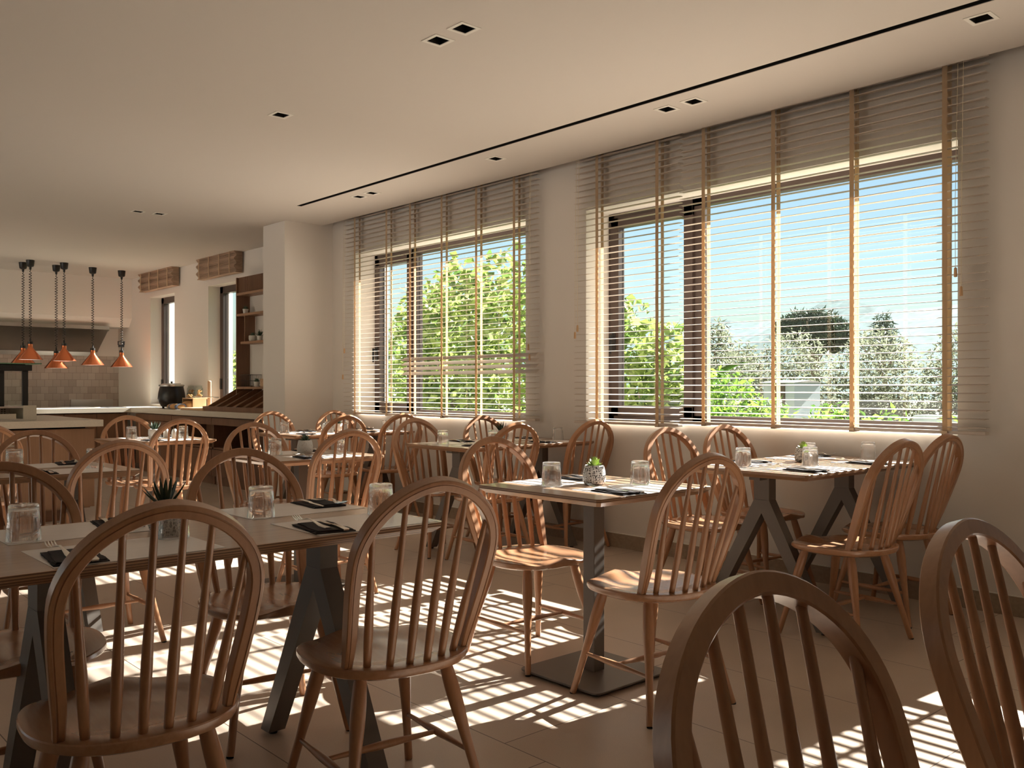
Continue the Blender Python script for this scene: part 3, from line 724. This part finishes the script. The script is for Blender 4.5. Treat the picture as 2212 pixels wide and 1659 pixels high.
SHK = MB().lathe([(0, 0), (.019, 0), (.021, .003), (.0205, .045), (.0165, .062), (.008, .069), (0, .070)], 24).build('shaker', M['ceramic'], smooth=True, auto=50)
tag(SHK, 'white ceramic shaker, left of two on the square table by the kitchen', 'shaker', 'white salt and pepper shakers')
SHK.location = (-7.02, 2.715, zt_)
for loc, lab in (((-6.985, 2.765, zt_), 'white ceramic shaker, right of two on the square table by the kitchen'), ((-7.10, 4.15, zt_), 'white ceramic shaker, left of two on the far table by the pillar'), ((-7.07, 4.19, zt_), 'white ceramic shaker, right of two on the far table by the pillar')):
    o = copy_tree(SHK); place(o, loc, 0, lab)

# ================================================================== KITCHEN
def cab(name, x0, x1, y0, y1, m, label, cat, fn, z1=.80):
    r = empty(name, (x0, y0, 0)); tag(r, label, cat); fn(r); return r
CZ = .865
# L-shaped worktop
poly = [(-8.9, 4.47), (-12.82, 4.47), (-12.82, -.6), (-13.75, -.6), (-13.75, 5.0), (-8.9, 5.0)]
tag(MB().prism(poly, 'z', CZ-.065, CZ).build('worktop', M['counter'], bevel=.003), 'pale stone L-shaped worktop running along kitchen wall and window wall', 'worktop')
tag(MB().box(-10.0, -8.24, -1.6, 2.64, CZ-.058, CZ).build('worktop', M['counter'], bevel=.003), 'thick pale stone top of the buffet island at the left', 'worktop')
# island body
r = empty('buffet_island', (-9.1, .5, 0)); tag(r, 'oak-faced buffet island under a thick pale top at the left', 'island')
MB().box(-.80, .76, -2.0, 2.06, .10, CZ-.075).build('body', M['oak'], r)
MB().box(-.76, .70, -1.98, 2.0, 0, .10).build('plinth', M['walnut'], r)
MB().box(-.76, .73, -1.98, 2.03, CZ-.075, CZ-.058).build('shadow_gap', M['void'], r)
for k in range(5): MB().box(.76, .772, -2.0+k*.82, -2.0+k*.82+.812, .11, CZ-.08).build('front_panel', M['oak'], r)
# right run cabinets (open niches) as separate units
CW = [(-12.76, -11.5, 'left'), (-11.49, -10.3, 'middle'), (-10.29, -8.92, 'right')]
for i, (a, c_, w_) in enumerate(CW):
    r = empty('base_cabinet', (a, 4.53, 0)); tag(r, 'dark walnut base cabinet under the window-side worktop, %s of three' % w_, 'cabinet', 'walnut cabinets under the worktop')
    X = c_-a; b = MB(); b.box(0, .02, 0, .45, .1, .79).box(X-.02, X, 0, .45, .1, .79).box(0, X, .43, .45, .1, .79).box(0, X, 0, .45, .1, .12).box(0, X, 0, .45, .42, .44).box(0, X, 0, .45, .77, .79)
    b.build('carcass', M['walnut'], r)
    MB().box(.01, X-.01, .03, .43, 0, .10).build('plinth', M['walnut'], r)
    MB().box(0, X, -.018, 0, .705, .785).build('fascia', M['walnut'], r, bevel=.002)
    for k in range(2): MB().box(k*X/2+.003, (k+1)*X/2-.003, -.018, 0, .11, .415).build('drawer_front', M['walnut'], r, bevel=.002)
    if i == 0: MB().box(.003, X-.003, -.018, 0, .425, .70).build('door', M['walnut'], r, bevel=.002)
for k in range(6):
    y1 = 4.44-k*.82
    r = empty('base_cabinet', (-12.88, y1, 0)); tag(r, 'dark walnut base cabinet under the lamp-side worktop, unit %s from the corner' % ('one', 'two', 'three', 'four', 'five', 'six')[k], 'cabinet', 'walnut cabinets under the worktop')
    MB().box(-.8, 0, -.81, 0, .1, .79).build('carcass', M['walnut'], r); MB().box(-.8, -.05, -.8, 0, 0, .1).build('plinth', M['walnut'], r)
    for q in range(2): MB().box(0, .018, -.81+q*.405, -.81+q*.405+.40, .11, .785).build('door', M['walnut'], r, bevel=.002)
# steel equipment
tag(MB().box(-13.6, -13.0, 1.2, 4.1, CZ, CZ+.006).build('food_warmer', M['brushed'], bevel=.002), 'flat shiny steel warming plate on the worktop under the copper lamps', 'warming plate')
tag(MB().box(-13.25, -12.9, 4.2, 4.44, CZ, CZ+.008).build('hob', M['black'], bevel=.002), 'thin black hob plate by the inner corner of the worktop', 'hob')
r = empty('cooker', (-14.5, 4.3, 0)); tag(r, 'low stainless cooking unit with upstand against the tiled wall', 'cooker')
MB().box(-.38, .4, -3.2, .6, .0, .80).build('body', M['brushed'], r, bevel=.004); MB().box(-.38, -.35, -.02, .6, .80, .955).build('upstand', M['brushed'], r); MB().box(-.35, .36, -3.1, .55, .80, .812).build('top_plate', M['black'], r)
r = empty('extractor_hood', (-14.3, 4.66, 2.07)); tag(r, 'long stainless extractor hood sloping back to the tiled wall', 'extractor hood')
MB().prism([(0, 0), (0, -.05), (-.02, -.055), (-.54, -.38), (-.56, -.44), (-.588, -.44), (-.588, 0)], 'y', -5.5, 0).build('canopy', M['brushed'], r)
MB().prism([(.004, 0), (.004, -.055), (-.03, -.075), (-.03, -.05), (-.006, -.03), (-.006, 0)], 'y', -5.5, .006).build('rim', M['brushed'], r)
# sneeze guard / display on the island
r = empty('display_counter', (-8.6, 2.2, CZ)); tag(r, 'black glass-topped serving display with pale stone end on the buffet island', 'display')
MB().box(-.5, 0, -.105, 0, 0, .125).build('end_block', M['counter'], r, bevel=.002)
b = MB().box(-.5, -.45, -2.6, -.105, 0, .12).box(-.5, 0, -2.6, -.105, 0, .012).box(-.5, .0, -2.6, -.105, .105, .118); b.build('housing', M['brushed'], r)
b = MB()
for k in range(30):
    for j in range(4): b.box(-.448, -.445, -.14-k*.022-.014, -.14-k*.022, .025+j*.018, .036+j*.018)
b.build('perforated_back', M['steel_dark'], r)
MB().box(-.02, 0, -2.6, -.16, .012, .055).build('front_lip', M['counter'], r)
for y in (-.075, -.26, -1.4): MB().box(-.09, -.05, y-.022, y+.022, .118, .425).build('post', M['black'], r, bevel=.004)
MB().box(-.40, -.02, -2.6, -.03, .425, .475).build('lamp_beam', M['black'], r, bevel=.003)
MB().box(-.45, .06, -2.6, .025, .481, .489).build('glass_shelf', glass('guard_glass', 1.5, 0, (.7, .9, .8)), r)
MB().box(-.3, -.28, -2.4, -.02, .475, .481).build('shelf_bracket', M['black'], r)
MB().box(-.02, -.012, -2.5, -.12, .13, .40).build('front_glass', M['pane'], r)
# copper heat lamps
def lamp(zb, gap=False):
    r = empty('heat_lamp', (0, 0, 0)); L = H-zb
    MB().lathe([(0, 0), (.052, 0), (.052, -.006), (.044, -.075), (.038, -.084), (.016, -.092), (.012, -.125), (.006, -.128), (0, -.128)], 24).build('ceiling_cup', M['blackplastic'], r, smooth=True, auto=40)
    top = -.125; bot = -(L-.265); n = int((top-bot)/.034); pts = []
    for k in range(n*7+1):
        u = k/(n*7); a = 2*pi*k/7; q = min(1, min(u, 1-u)*20); pts.append((.0150*q*cos(a), .0150*q*sin(a), top+(bot-top)*(u*.62+.38*(1-(1-u)**2) if 0 else u)))
    MB().tube(pts, .0045, 5).build('coiled_cord', M['blackplastic'], r, smooth=True)
    zc = -(L-.257)
    MB().lathe([(0, 0), (.006, 0), (.010, -.018), (.012, -.045), (.031, -.048), (.031, -.082), (0, -.082)], 20, (0, 0, zc+.03)).build('lamp_cap', M['blackplastic'], r, smooth=True, auto=40)
    c_ = MB().lathe([(.030, .205), (.031, .165), (.036, .150), (.148, .004), (.152, 0), (.149, .0), (.1455, .003), (.034, .147), (.028, .16), (.028, .205)], 48, (0, 0, -L)).build('copper_shade', M['copper'], r, smooth=True, auto=50)
    MB().lathe([(.1440, .003), (.033, .1455), (0, .15)], 40, (0, 0, -L)).build('white_lining', M['lampwhite'], c_, smooth=True)
    return r
lampd_ = [(-13.68,3.33,1.47,'copper heat lamp at far left, partly hidden behind another and a glass shelf'), (-13.36,3.34,1.515,'copper heat lamp hanging second from the left, in front of the leftmost one'),
 (-13.68,3.75,1.41,'copper heat lamp third from the left, lowest hanging of the six'), (-13.35,3.76,1.504,'copper heat lamp fourth from the left, overlapping the lowest one'),
 (-13.6,4.21,1.46,'copper heat lamp fifth from the left, alone before the tiled wall end'), (-13.69,4.64,1.44,'copper heat lamp furthest right, with a black handle bracket above its cap')]
lampd = [(x*KS, y*KS, 1.15+(z-1.15)*KS, l) for x, y, z, l in lampd_]
for x, y, zb, lab in lampd:
    r = lamp(zb); r.location = (x, y, H); tag(r, lab, 'heat lamp', 'copper heat lamps over the worktop')
    if 'bracket' in lab:
        z0 = -(H-zb)+.285; MB().box(-.006, .006, -.055, .045, z0+.075, z0+.083).box(-.006, .006, -.052, -.044, z0+.03, z0+.08).box(-.02, .02, -.04, .03, z0, z0+.035).box(-.006, .006, .02, .04, z0+.03, z0+.08).build('handle_bracket', M['blackplastic'], r)
# things on the worktop ------------------------------------------------
def P(px, py, z):     # image measurement of the photo turned into a place on a horizontal plane
    d = 1959.2*(1.15-z)/(py-835.8); l = (px-1106)/1959.2*d; th = radians(42.01)
    return (-cos(th)*d+sin(th)*l, sin(th)*d+cos(th)*l)
r = empty('soup_kettle', (-12.02, 4.72, CZ)); tag(r, 'round black soup kettle with steel rim on the worktop below the left kitchen window', 'soup kettle')
MB().lathe([(0, .02), (.11, .02), (.135, .035), (.165, .09), (.175, .13), (.168, .20), (.150, .285), (.146, .29), (0, .29)], 40).build('kettle_body', M['blackplastic'], r, smooth=True, auto=50)
MB().lathe([(.150, .288), (.160, .292), (.162, .312), (.150, .318), (.12, .322), (.118, .33), (0, .336), (0, .29)], 40).build('steel_lid', M['brushed'], r, smooth=True, auto=40)
MB().lathe([(0, .334), (.012, .334), (.016, .35), (.012, .358), (0, .36)], 16).build('lid_knob', M['blackplastic'], r, smooth=True)
for a in (0.5, 2.6, 4.7): MB().lathe([(0, 0), (.012, 0), (.018, .03), (0, .03)], 12, (.11*cos(a), .11*sin(a), 0)).build('kettle_foot', M['blackplastic'], r)
bx = (-11.37, 4.78)
r = empty('wooden_box', (bx[0], bx[1], CZ)); tag(r, 'open-sided light wooden riser box on the worktop carrying glass jars', 'box')
MB().box(-.22, .12, -.09, .10, .130, .145).box(.105, .12, -.09, .10, 0, .13).box(-.22, -.205, -.09, .10, 0, .13).box(-.22, .12, .085, .10, 0, .13).build('riser', M['cork'], r, bevel=.002)
jz = CZ+.146
for k, (dx, dy, hh, rr, lab) in enumerate(((-.155, 0.0, .15, .052, 'glass clip jar of dark dried fruit on the wooden riser, left'), (.03, .02, .15, .056, 'glass clip jar of pale breadsticks on the wooden riser, right'), (-.065, -.06, .06, .036, 'small glass jar of seeds between the two tall jars'))):
    r = empty('glass_jar', (bx[0]+dx, bx[1]+dy, jz)); tag(r, lab, 'jar', 'jars on the wooden riser')
    MB().lathe([(0, 0), (rr, 0), (rr, hh*.8), (rr*.8, hh*.92), (rr*.8, hh), (rr*.76, hh), (rr*.76, hh*.91), (rr*.95, hh*.79), (rr*.95, .004), (0, .004)], 24).build('jar_body', M['jar'], r, smooth=True, auto=50)
    MB().lathe([(0, hh), (rr*.85, hh), (rr*.86, hh+.008), (rr*.5, hh+.015), (0, hh+.016)], 24).build('jar_lid', M['jar'], r, smooth=True, auto=50)
    f = MB(); rn = random.Random(k+3)
    for q in range(26 if k == 1 else 40):
        a = rn.uniform(0, 6.28); rad = rr*.75*math.sqrt(rn.random()); z = rn.uniform(.012, hh*.66); c_ = Vector((rad*cos(a), rad*sin(a), z))
        d = Vector((rn.uniform(-1, 1), rn.uniform(-1, 1), rn.uniform(-.3, 1.2))).normalized()*(.02 if k == 1 else .009)
        f.tube([c_-d, c_+d], [.0045, .0045] if k == 1 else [.008, .006], 6)
    tag(f.build('jar_filling', M['bread'], r), kind='stuff')
def loaf(name, x, y, lx, ly, hz, rz, m, label, cat):
    b = MB(); rings = []
    for i in range(13):
        u = i/12; k = max(.05, (1-(2*u-1)**4))**.5
        rings.append([((u-.5)*lx, ly/2*k*cos(t)*(1 if 1 else 0), max(0, hz*.45+hz*.55*k*sin(t)) ) for t in [2*pi*j/16 for j in range(16)]])
    b.loft(rings); o = b.build(name, m, smooth=True, auto=60); o.location = (x, y, CZ); o.rotation_euler = (0, 0, rz); return tag(o, label, cat)
x, y = -11.47, 4.56
r_ = loaf('wrapped_loaf', x, y, .40, .13, .072, .05, M['bread'], 'long paper-wrapped loaf with dark printed band lying at the worktop edge', 'bread')
for dx, w_ in ((-.06, .03), (.13, .05)):
    rings = []
    for i in range(3):
        xx = dx+(i-1)*w_/2; k = 1.03; rings.append([(xx, .067*k*cos(t), max(.0005, .0325+.041*k*sin(t))) for t in [2*pi*j/16 for j in range(16)]])
    MB().loft(rings).build('printed_band', M['film'], r_, smooth=True, auto=60)
r_ = loaf('seeded_loaf', -11.43, 4.70, .26, .14, .105, -.1, M['bread'], 'seeded loaf in clear printed bag behind the long loaf', 'bread')
MB().box(.02, .10, -.0715, -.069, .02, .07).build('printed_band', M['film'], r_)
tag(MB().box(-11.20, -10.52, 4.50, 4.80, CZ, CZ+.028).build('cutting_board', M['cork'], bevel=.006), 'pale wooden bread board on the worktop beside the paper holder', 'board')
r = empty('slicer_stand', (-10.87, 4.74, CZ+.028)); tag(r, 'upright wooden post with a thin horizontal metal rod standing on the bread board', 'stand')
MB().box(-.022, .022, -.02, .02, 0, .335).build('post', M['cork'], r, bevel=.012); MB().tube([(-.42, -.03, .135), (.33, -.03, .13)], .006, 8).build('rod', M['brushed'], r, smooth=True); MB().box(-.1, .16, -.02, .05, 0, .008).build('foot_plate', M['cork'], r)
MB().box(.30, .32, -.01, .0, .03, .10).build('clip', M['black'], r)
# bread display with sloping divided trays
r = empty('bread_display', (-10.42, 4.52, CZ)); tag(r, 'dark wooden bread display with sloping divided compartments beside the pillar', 'bread display')
MB().box(-.14, 1.48, 0, .04, 0, .055).box(-.14, 1.48, .04, .46, 0, .03).build('tray_base', M['walnut'], r)
MB().prism([(.04, .03), (.46, .24), (.46, .215), (.07, .03)], 'x', -.02, 1.48).build('sloping_shelf', M['oak'], r)
for k in range(7): MB().prism([(.02, .03), (.02, .06), (.44, .30), (.46, .30), (.46, .03)], 'x', -.03+k*.245, -.015+k*.245).build('divider', M['walnut'], r)
# wall shelf unit
r = empty('shelf_unit', (-10.3, 5.0, 1.05)); tag(r, 'walnut wall shelf unit with reeded top panel between kitchen window and pillar', 'shelf unit')
MB().box(-.02, 0, -.17, 0, -.02, 1.41).build('side_panel', M['walnut'], r); MB().box(1.385, 1.4, -.17, 0, -.02, 1.41).build('side_panel', M['walnut'], r)
b = MB().box(0, 1.385, -.14, -.12, 1.22, 1.41)
for k in range(60): b.box(.004+k*.023, .016+k*.023, -.148, -.14, 1.23, 1.41)
b.build('reeded_panel', M['walnut'], r)
for z, a in ((1.195, 0), (.945, 0), (.61, .10), (.075, 0)): MB().box(a, 1.385, -.17, 0, z, z+.028).build('shelf', M['oak'], r, bevel=.002)
MB().box(.16, .18, -.15, -.02, .638, .945).build('divider', M['walnut'], r)
def shelfpot(x, z, kind, plant, m, lab): pot(kind, 'potted_'+{'aloe': 'aloe', 'rosette': 'rosette'}[plant], plant, (x, 4.90, z), (1.0, m), lab)
shelfpot(-10.21, 2.024, 'cup', 'rosette', 'w', 'tiny plant in a white cup on the upper wall shelf')
shelfpot(-10.02, 1.689, 'bowl', 'rosette', 's', 'low plant in a grey bowl on the middle wall shelf')
shelfpot(-9.84, 1.689, 'cup', 'aloe', 'w', 'spiky plant in a white cup on the middle wall shelf')
shelfpot(-9.92, 1.154, 'cup', 'rosette', 'w', 'small plant in a white cup on the lowest wall shelf')
b = MB(); B0 = (-10.28, 4.85, 1.154)
for z, g_ in ((.002, 0), (.07, .008), (.14, .015)): 
    w_, d_ = .13+g_, .06+g_*.5
    b.tube([(-w_, -d_, z), (w_, -d_, z), (w_, d_, z), (-w_, d_, z), (-w_, -d_, z)], .0022, 5)
for k in range(12):
    x = -.13+k*.26/11; b.tube([(x, -.06, .002), (x*1.1, -.067, .14)], .0013, 4); b.tube([(x, .06, .002), (x*1.1, .067, .14)], .0013, 4); b.tube([(x, -.06, .002), (x, .06, .002)], .0013, 4)
for k in range(6):
    y = -.06+k*.12/5; b.tube([(-.13, y, .002), (-.145, y*1.1, .14)], .0013, 4); b.tube([(.13, y, .002), (.145, y*1.1, .14)], .0013, 4)
o = b.build('wire_basket', M['black']); o.location = (-10.10, 4.92, 1.154); tag(o, 'black wire basket on the lowest wall shelf', 'basket')
o.location.x = -10.12
for k in range(6):
    o = MB().box(-.06, .06, -.04, .04, 0, .014).build('wooden_tray', M['cork'], bevel=.004); o.location = (-9.72+.004*(k % 2), 4.91, 1.154+k*.0155); o.rotation_euler = (0, 0, .06*(k % 3-1))
    tag(o, 'small wooden tray in the stack at right end of the lowest wall shelf', 'tray', 'stacked wooden trays')
# rolled bamboo shades
for x0, x1, lab in ((-13.68, -12.42, 'bunched brown bamboo shade above the left kitchen window'), (-11.59, -10.46, 'bunched brown bamboo shade above the right kitchen window')):
    r = empty('bamboo_shade', ((x0+x1)/2, 4.93, 2.55)); tag(r, lab, 'shade', 'bunched bamboo shades above the kitchen windows'); w_ = (x1-x0)/2
    b = MB()
    for k in range(34):
        z = k*.0082; dy = .02*sin(k*.55)-.0; b.box(-w_, w_, -.045+dy*.8, .05, z, z+.006)
    b.build('reed_folds', M['bamboo'], r)
    for q in range(4):
        xx = -w_*.8+q*w_*1.6/3; MB().tube([(xx, -.066, .0), (xx+.004, -.07, .08), (xx-.003, -.068, .16), (xx, -.066, .275)], .006, 6).build('tie_cord', M['tape'], r)

# ================================================================== OUTSIDE
def foliage(vols, n, lsz, seed, droop=.3, asp=.5):
    rnd = random.Random(seed); V = []; F = []
    tot = sum(v[3]*v[4]*v[5] for v in vols)
    for (cx, cy, cz, rx, ry, rz) in vols:
        for _ in range(int(n*rx*ry*rz/tot)):
            while True:
                p = Vector((rnd.uniform(-1, 1), rnd.uniform(-1, 1), rnd.uniform(-1, 1)))
                if .30 < p.length < 1: break
            p = Vector((cx+p.x*rx, cy+p.y*ry, cz+p.z*rz))
            d = Vector((rnd.gauss(0, 1), rnd.gauss(0, 1), rnd.gauss(0, .7)-droop)).normalized(); L = lsz*rnd.uniform(.6, 1.2)
            s_ = d.cross(Vector((rnd.gauss(0, 1), rnd.gauss(0, 1), rnd.gauss(0, 1)))).normalized()*L*asp*.5; nn = d.cross(s_).normalized()*L*.08
            k = len(V); V += [p, p+d*L*.45+s_+nn, p+d*L, p+d*L*.45-s_+nn]; F += [(k, k+1, k+2), (k, k+2, k+3)]
    return V, F
def plant(name, loc, vols, n, lsz, m, label, cat, trunk=None, seed=1, asp=.5, group=None):
    r = empty(name, loc); tag(r, label, cat, group); lx, ly, lz = loc
    V, F = foliage([(v[0]-lx, v[1]-ly, v[2]-lz, *v[3:]) for v in vols], n, lsz, seed, asp=asp)
    me = bpy.data.meshes.new('foliage'); me.from_pydata(V, [], F); me.materials.append(m); o = bpy.data.objects.new('foliage', me); COL.objects.link(o); o.parent = r
    if trunk:
        b = MB(); rr, hh = trunk; b.tube([(0, 0, 0), (.05, .02, hh*.5), (-.03, 0, hh)], [rr, rr*.8, rr*.5], 8)
        for a in range(5): b.tube([(0, 0, hh*.6), (cos(a*1.25)*hh*.3, sin(a*1.25)*hh*.3, hh*1.05)], [rr*.5, rr*.15], 6)
        b.build('trunk', M['bark'], r)
    return r
GZ = -.5
o = MB().box(-140, 60, WO+.02, 180, GZ-.2, GZ).build('garden_ground', M['ground']); struct(o)
struct(MB().box(-60, 40, -60, YB-.3, -.3, -.02).build('bounce_ground', mat('bounce_paving', (.45, .42, .38), .8, var=.1)))  # unseen paving, added to bounce sunlight through the back openings
# leafy tree seen through the left window
plant('fig_tree', (-11.8, 9.4, GZ), [(-12.9, 9.5, 1.5, 1.0, .35, 1.6), (-11.6, 9.3, 1.6, 1.2, .38, 1.7), (-10.3, 9.2, 1.7, 1.1, .35, 1.65), (-11.5, 9.3, .3, 2.2, .35, .9)], 7000, .17, M['leaf_vine'], 'dense green broad-leaved tree outside the left window', 'tree', (.09, 2.0), 3, .8)
plant('fig_tree', (-7.5, 9.2, GZ), [(-7.95, 9.2, 1.15, .6, .6, 1.25), (-7.25, 9.2, .9, .55, .6, 1.1), (-6.75, 9.1, .5, .5, .6, .95), (-7.4, 9.2, .1, .9, .6, .7)], 4600, .15, M['leaf_vine'], 'green broad-leaved tree at the left side of the large right window', 'tree', (.07, 1.5), 4, .8)
# bright shrubs along the bottom of the right window
for k, (x, y, z, rx, rz) in enumerate(((-5.75, 8.3, .52, .42, .86), (-5.05, 8.0, .35, .42, .72), (-4.4, 8.1, .30, .40, .72), (-3.8, 8.0, .27, .38, .70), (-3.15, 8.0, .25, .38, .66))):
    plant('laurel_shrub', (x, y, GZ), [(x, y, z, rx, .45, rz)], 2100, .10, M['leaf_bright'], ('bright green laurel shrub beside the window mullion, leftmost of the row', 'bright green laurel shrub second from the left below the sky', 'bright green laurel shrub in the middle of the window-side row', 'bright green laurel shrub second from the right of the row', 'bright green laurel shrub at the far right of the window-side row')[k], 'shrub', (.03, .5), 20+k, .42, 'laurel shrubs outside the large window')
# banana plant
r = empty('banana_plant', (-8.2, 11.5, GZ)); tag(r, 'banana plant with long arching leaves beyond the laurel shrubs', 'plant')
b = MB()
for a, L, el in ((-.2, .75, .75), (.9, .7, .5), (2.2, .7, .6), (-1.2, .8, .35), (3.6, .7, .7)): leaf(b, (0, 0, 1.75), (cos(a)*cos(el), sin(a)*cos(el), sin(el)), L, .15, -.45, .05, 10)
b.build('arching_leaves', M['leaf_bright'], r, smooth=True); MB().tube([(0, 0, 0), (0, 0, 1.8)], [.12, .07], 10).build('stem', M['leaf_bright'], r)
# olive trees
for k, (x, y, z, rx, rz) in enumerate(((-11.9, 17.5, .75, .95, 1.25), (-10.1, 17.0, .95, .95, 1.40), (-8.3, 17.0, .95, .95, 1.40), (-6.5, 17.0, .95, .95, 1.40), (-13.8, 18, .6, .9, 1.2))):
    plant('olive_tree', (x, y, GZ), [(x, y, z, rx, 1.0, rz), (x+.1, y-.3, z-.7, rx, .9, rz*.7)], 8500, .13, M['leaf_olive'], ('grey-green olive tree left of centre outside the large window', 'grey-green olive tree in the middle, rounder crown', 'large grey-green olive tree right of centre outside the window', 'grey-green olive tree by the right window edge', 'grey-green olive tree at the far left of the row')[k], 'tree', (.12, 1.4), 40+k, .3, 'olive trees in the garden')
plant('pine_tree', (-22.7, 40, GZ), [(-22.9, 40, 4.0, 1.7, 1.3, .85), (-22.0, 40, 3.6, 1.3, 1.3, .8)], 9000, .35, M['leaf_dark'], 'distant dark umbrella pine against the sky', 'tree', (.3, 4.5), 61, .25)
plant('bare_tree', (-18.3, 38, GZ), [(-18.3, 38, 3.4, .5, .6, .9)], 800, .3, M['leaf_dark'], 'thin reddish distant tree right of the pine', 'tree', (.15, 3.5), 62, .2)
plant('cypress_tree', (-22.4, 32, GZ), [(-22.6, 32, 2.4, .7, .9, 1.6), (-21.6, 32.5, 1.9, .7, .8, 1.2)], 1600, .3, M['leaf_olive'], 'loose feathery tree just right of the window mullion', 'tree', (.15, 3.0), 63, .3)
# background hill
b = MB(); rn = random.Random(9); N = 70
def ridge(x): return 13.3+1.2*sin(x*.06+1.5)+.8*sin(x*.21)+rn.uniform(-.25, .25)+(2.2 if x > -86 else 0)
top = [(-150+k*3.2, 150, max(2, ridge(-150+k*3.2))) for k in range(N)]
for (xa, ya, za), (xb, yb, zb_) in zip(top, top[1:]):
    b.quad((xa, ya-40, GZ), (xb, yb-40, GZ), (xb, yb, zb_), (xa, ya, za)); b.quad((xa, ya, za), (xb, yb, zb_), (xb, yb+30, GZ), (xa, ya+30, GZ))
struct(b.build('hill', M['hill']))
# low garden wall and house
r = empty('garden_shed', (-8.0, 13, GZ)); tag(r, 'small pale garden shed in front of the olive trees', 'shed')
MB().box(-.28, .28, 0, .8, 0, 1.72).build('house_wall', M['bluewall'], r); MB().prism([(-.06, 1.72), (.4, 1.76), (.86, 1.72)], 'x', -.32, .32).build('roof', M['roof'], r)
MB().box(-.1, .12, -.03, 0, 1.3, 1.7).build('house_window', M['frame'], r)
tag(MB().box(-4.3, -3.3, 9.6, 9.9, GZ, .85).build('garden_wall', M['bluewall']), 'pale blue-grey garden wall low at the right end of the window view', 'wall')
# white outer column seen beside the left window and kitchen windows
for xr, yd, lab in ((-8.05, 5.48, 'white rendered wall return outside the left end of the left window'), (-13.72, 5.48, 'white rendered wall return outside the left kitchen window'), (-11.72, 5.44, 'white rendered wall return outside the right kitchen window')):
    tag(MB().box(xr-.35, xr, WO+.03, yd, GZ, 3.3).build('outside_wall_return', M['concrete']), lab, 'wall', 'rendered wall returns outside the windows')
plant('garden_hedge', (-17, 10.5, GZ), [(-18, 10.6, .9, 2.6, .8, 1.5), (-22, 11, .9, 2.6, .8, 1.5)], 5000, .15, M['leaf_vine'], 'green hedge outside the kitchen windows', 'hedge', None, 71, .6)
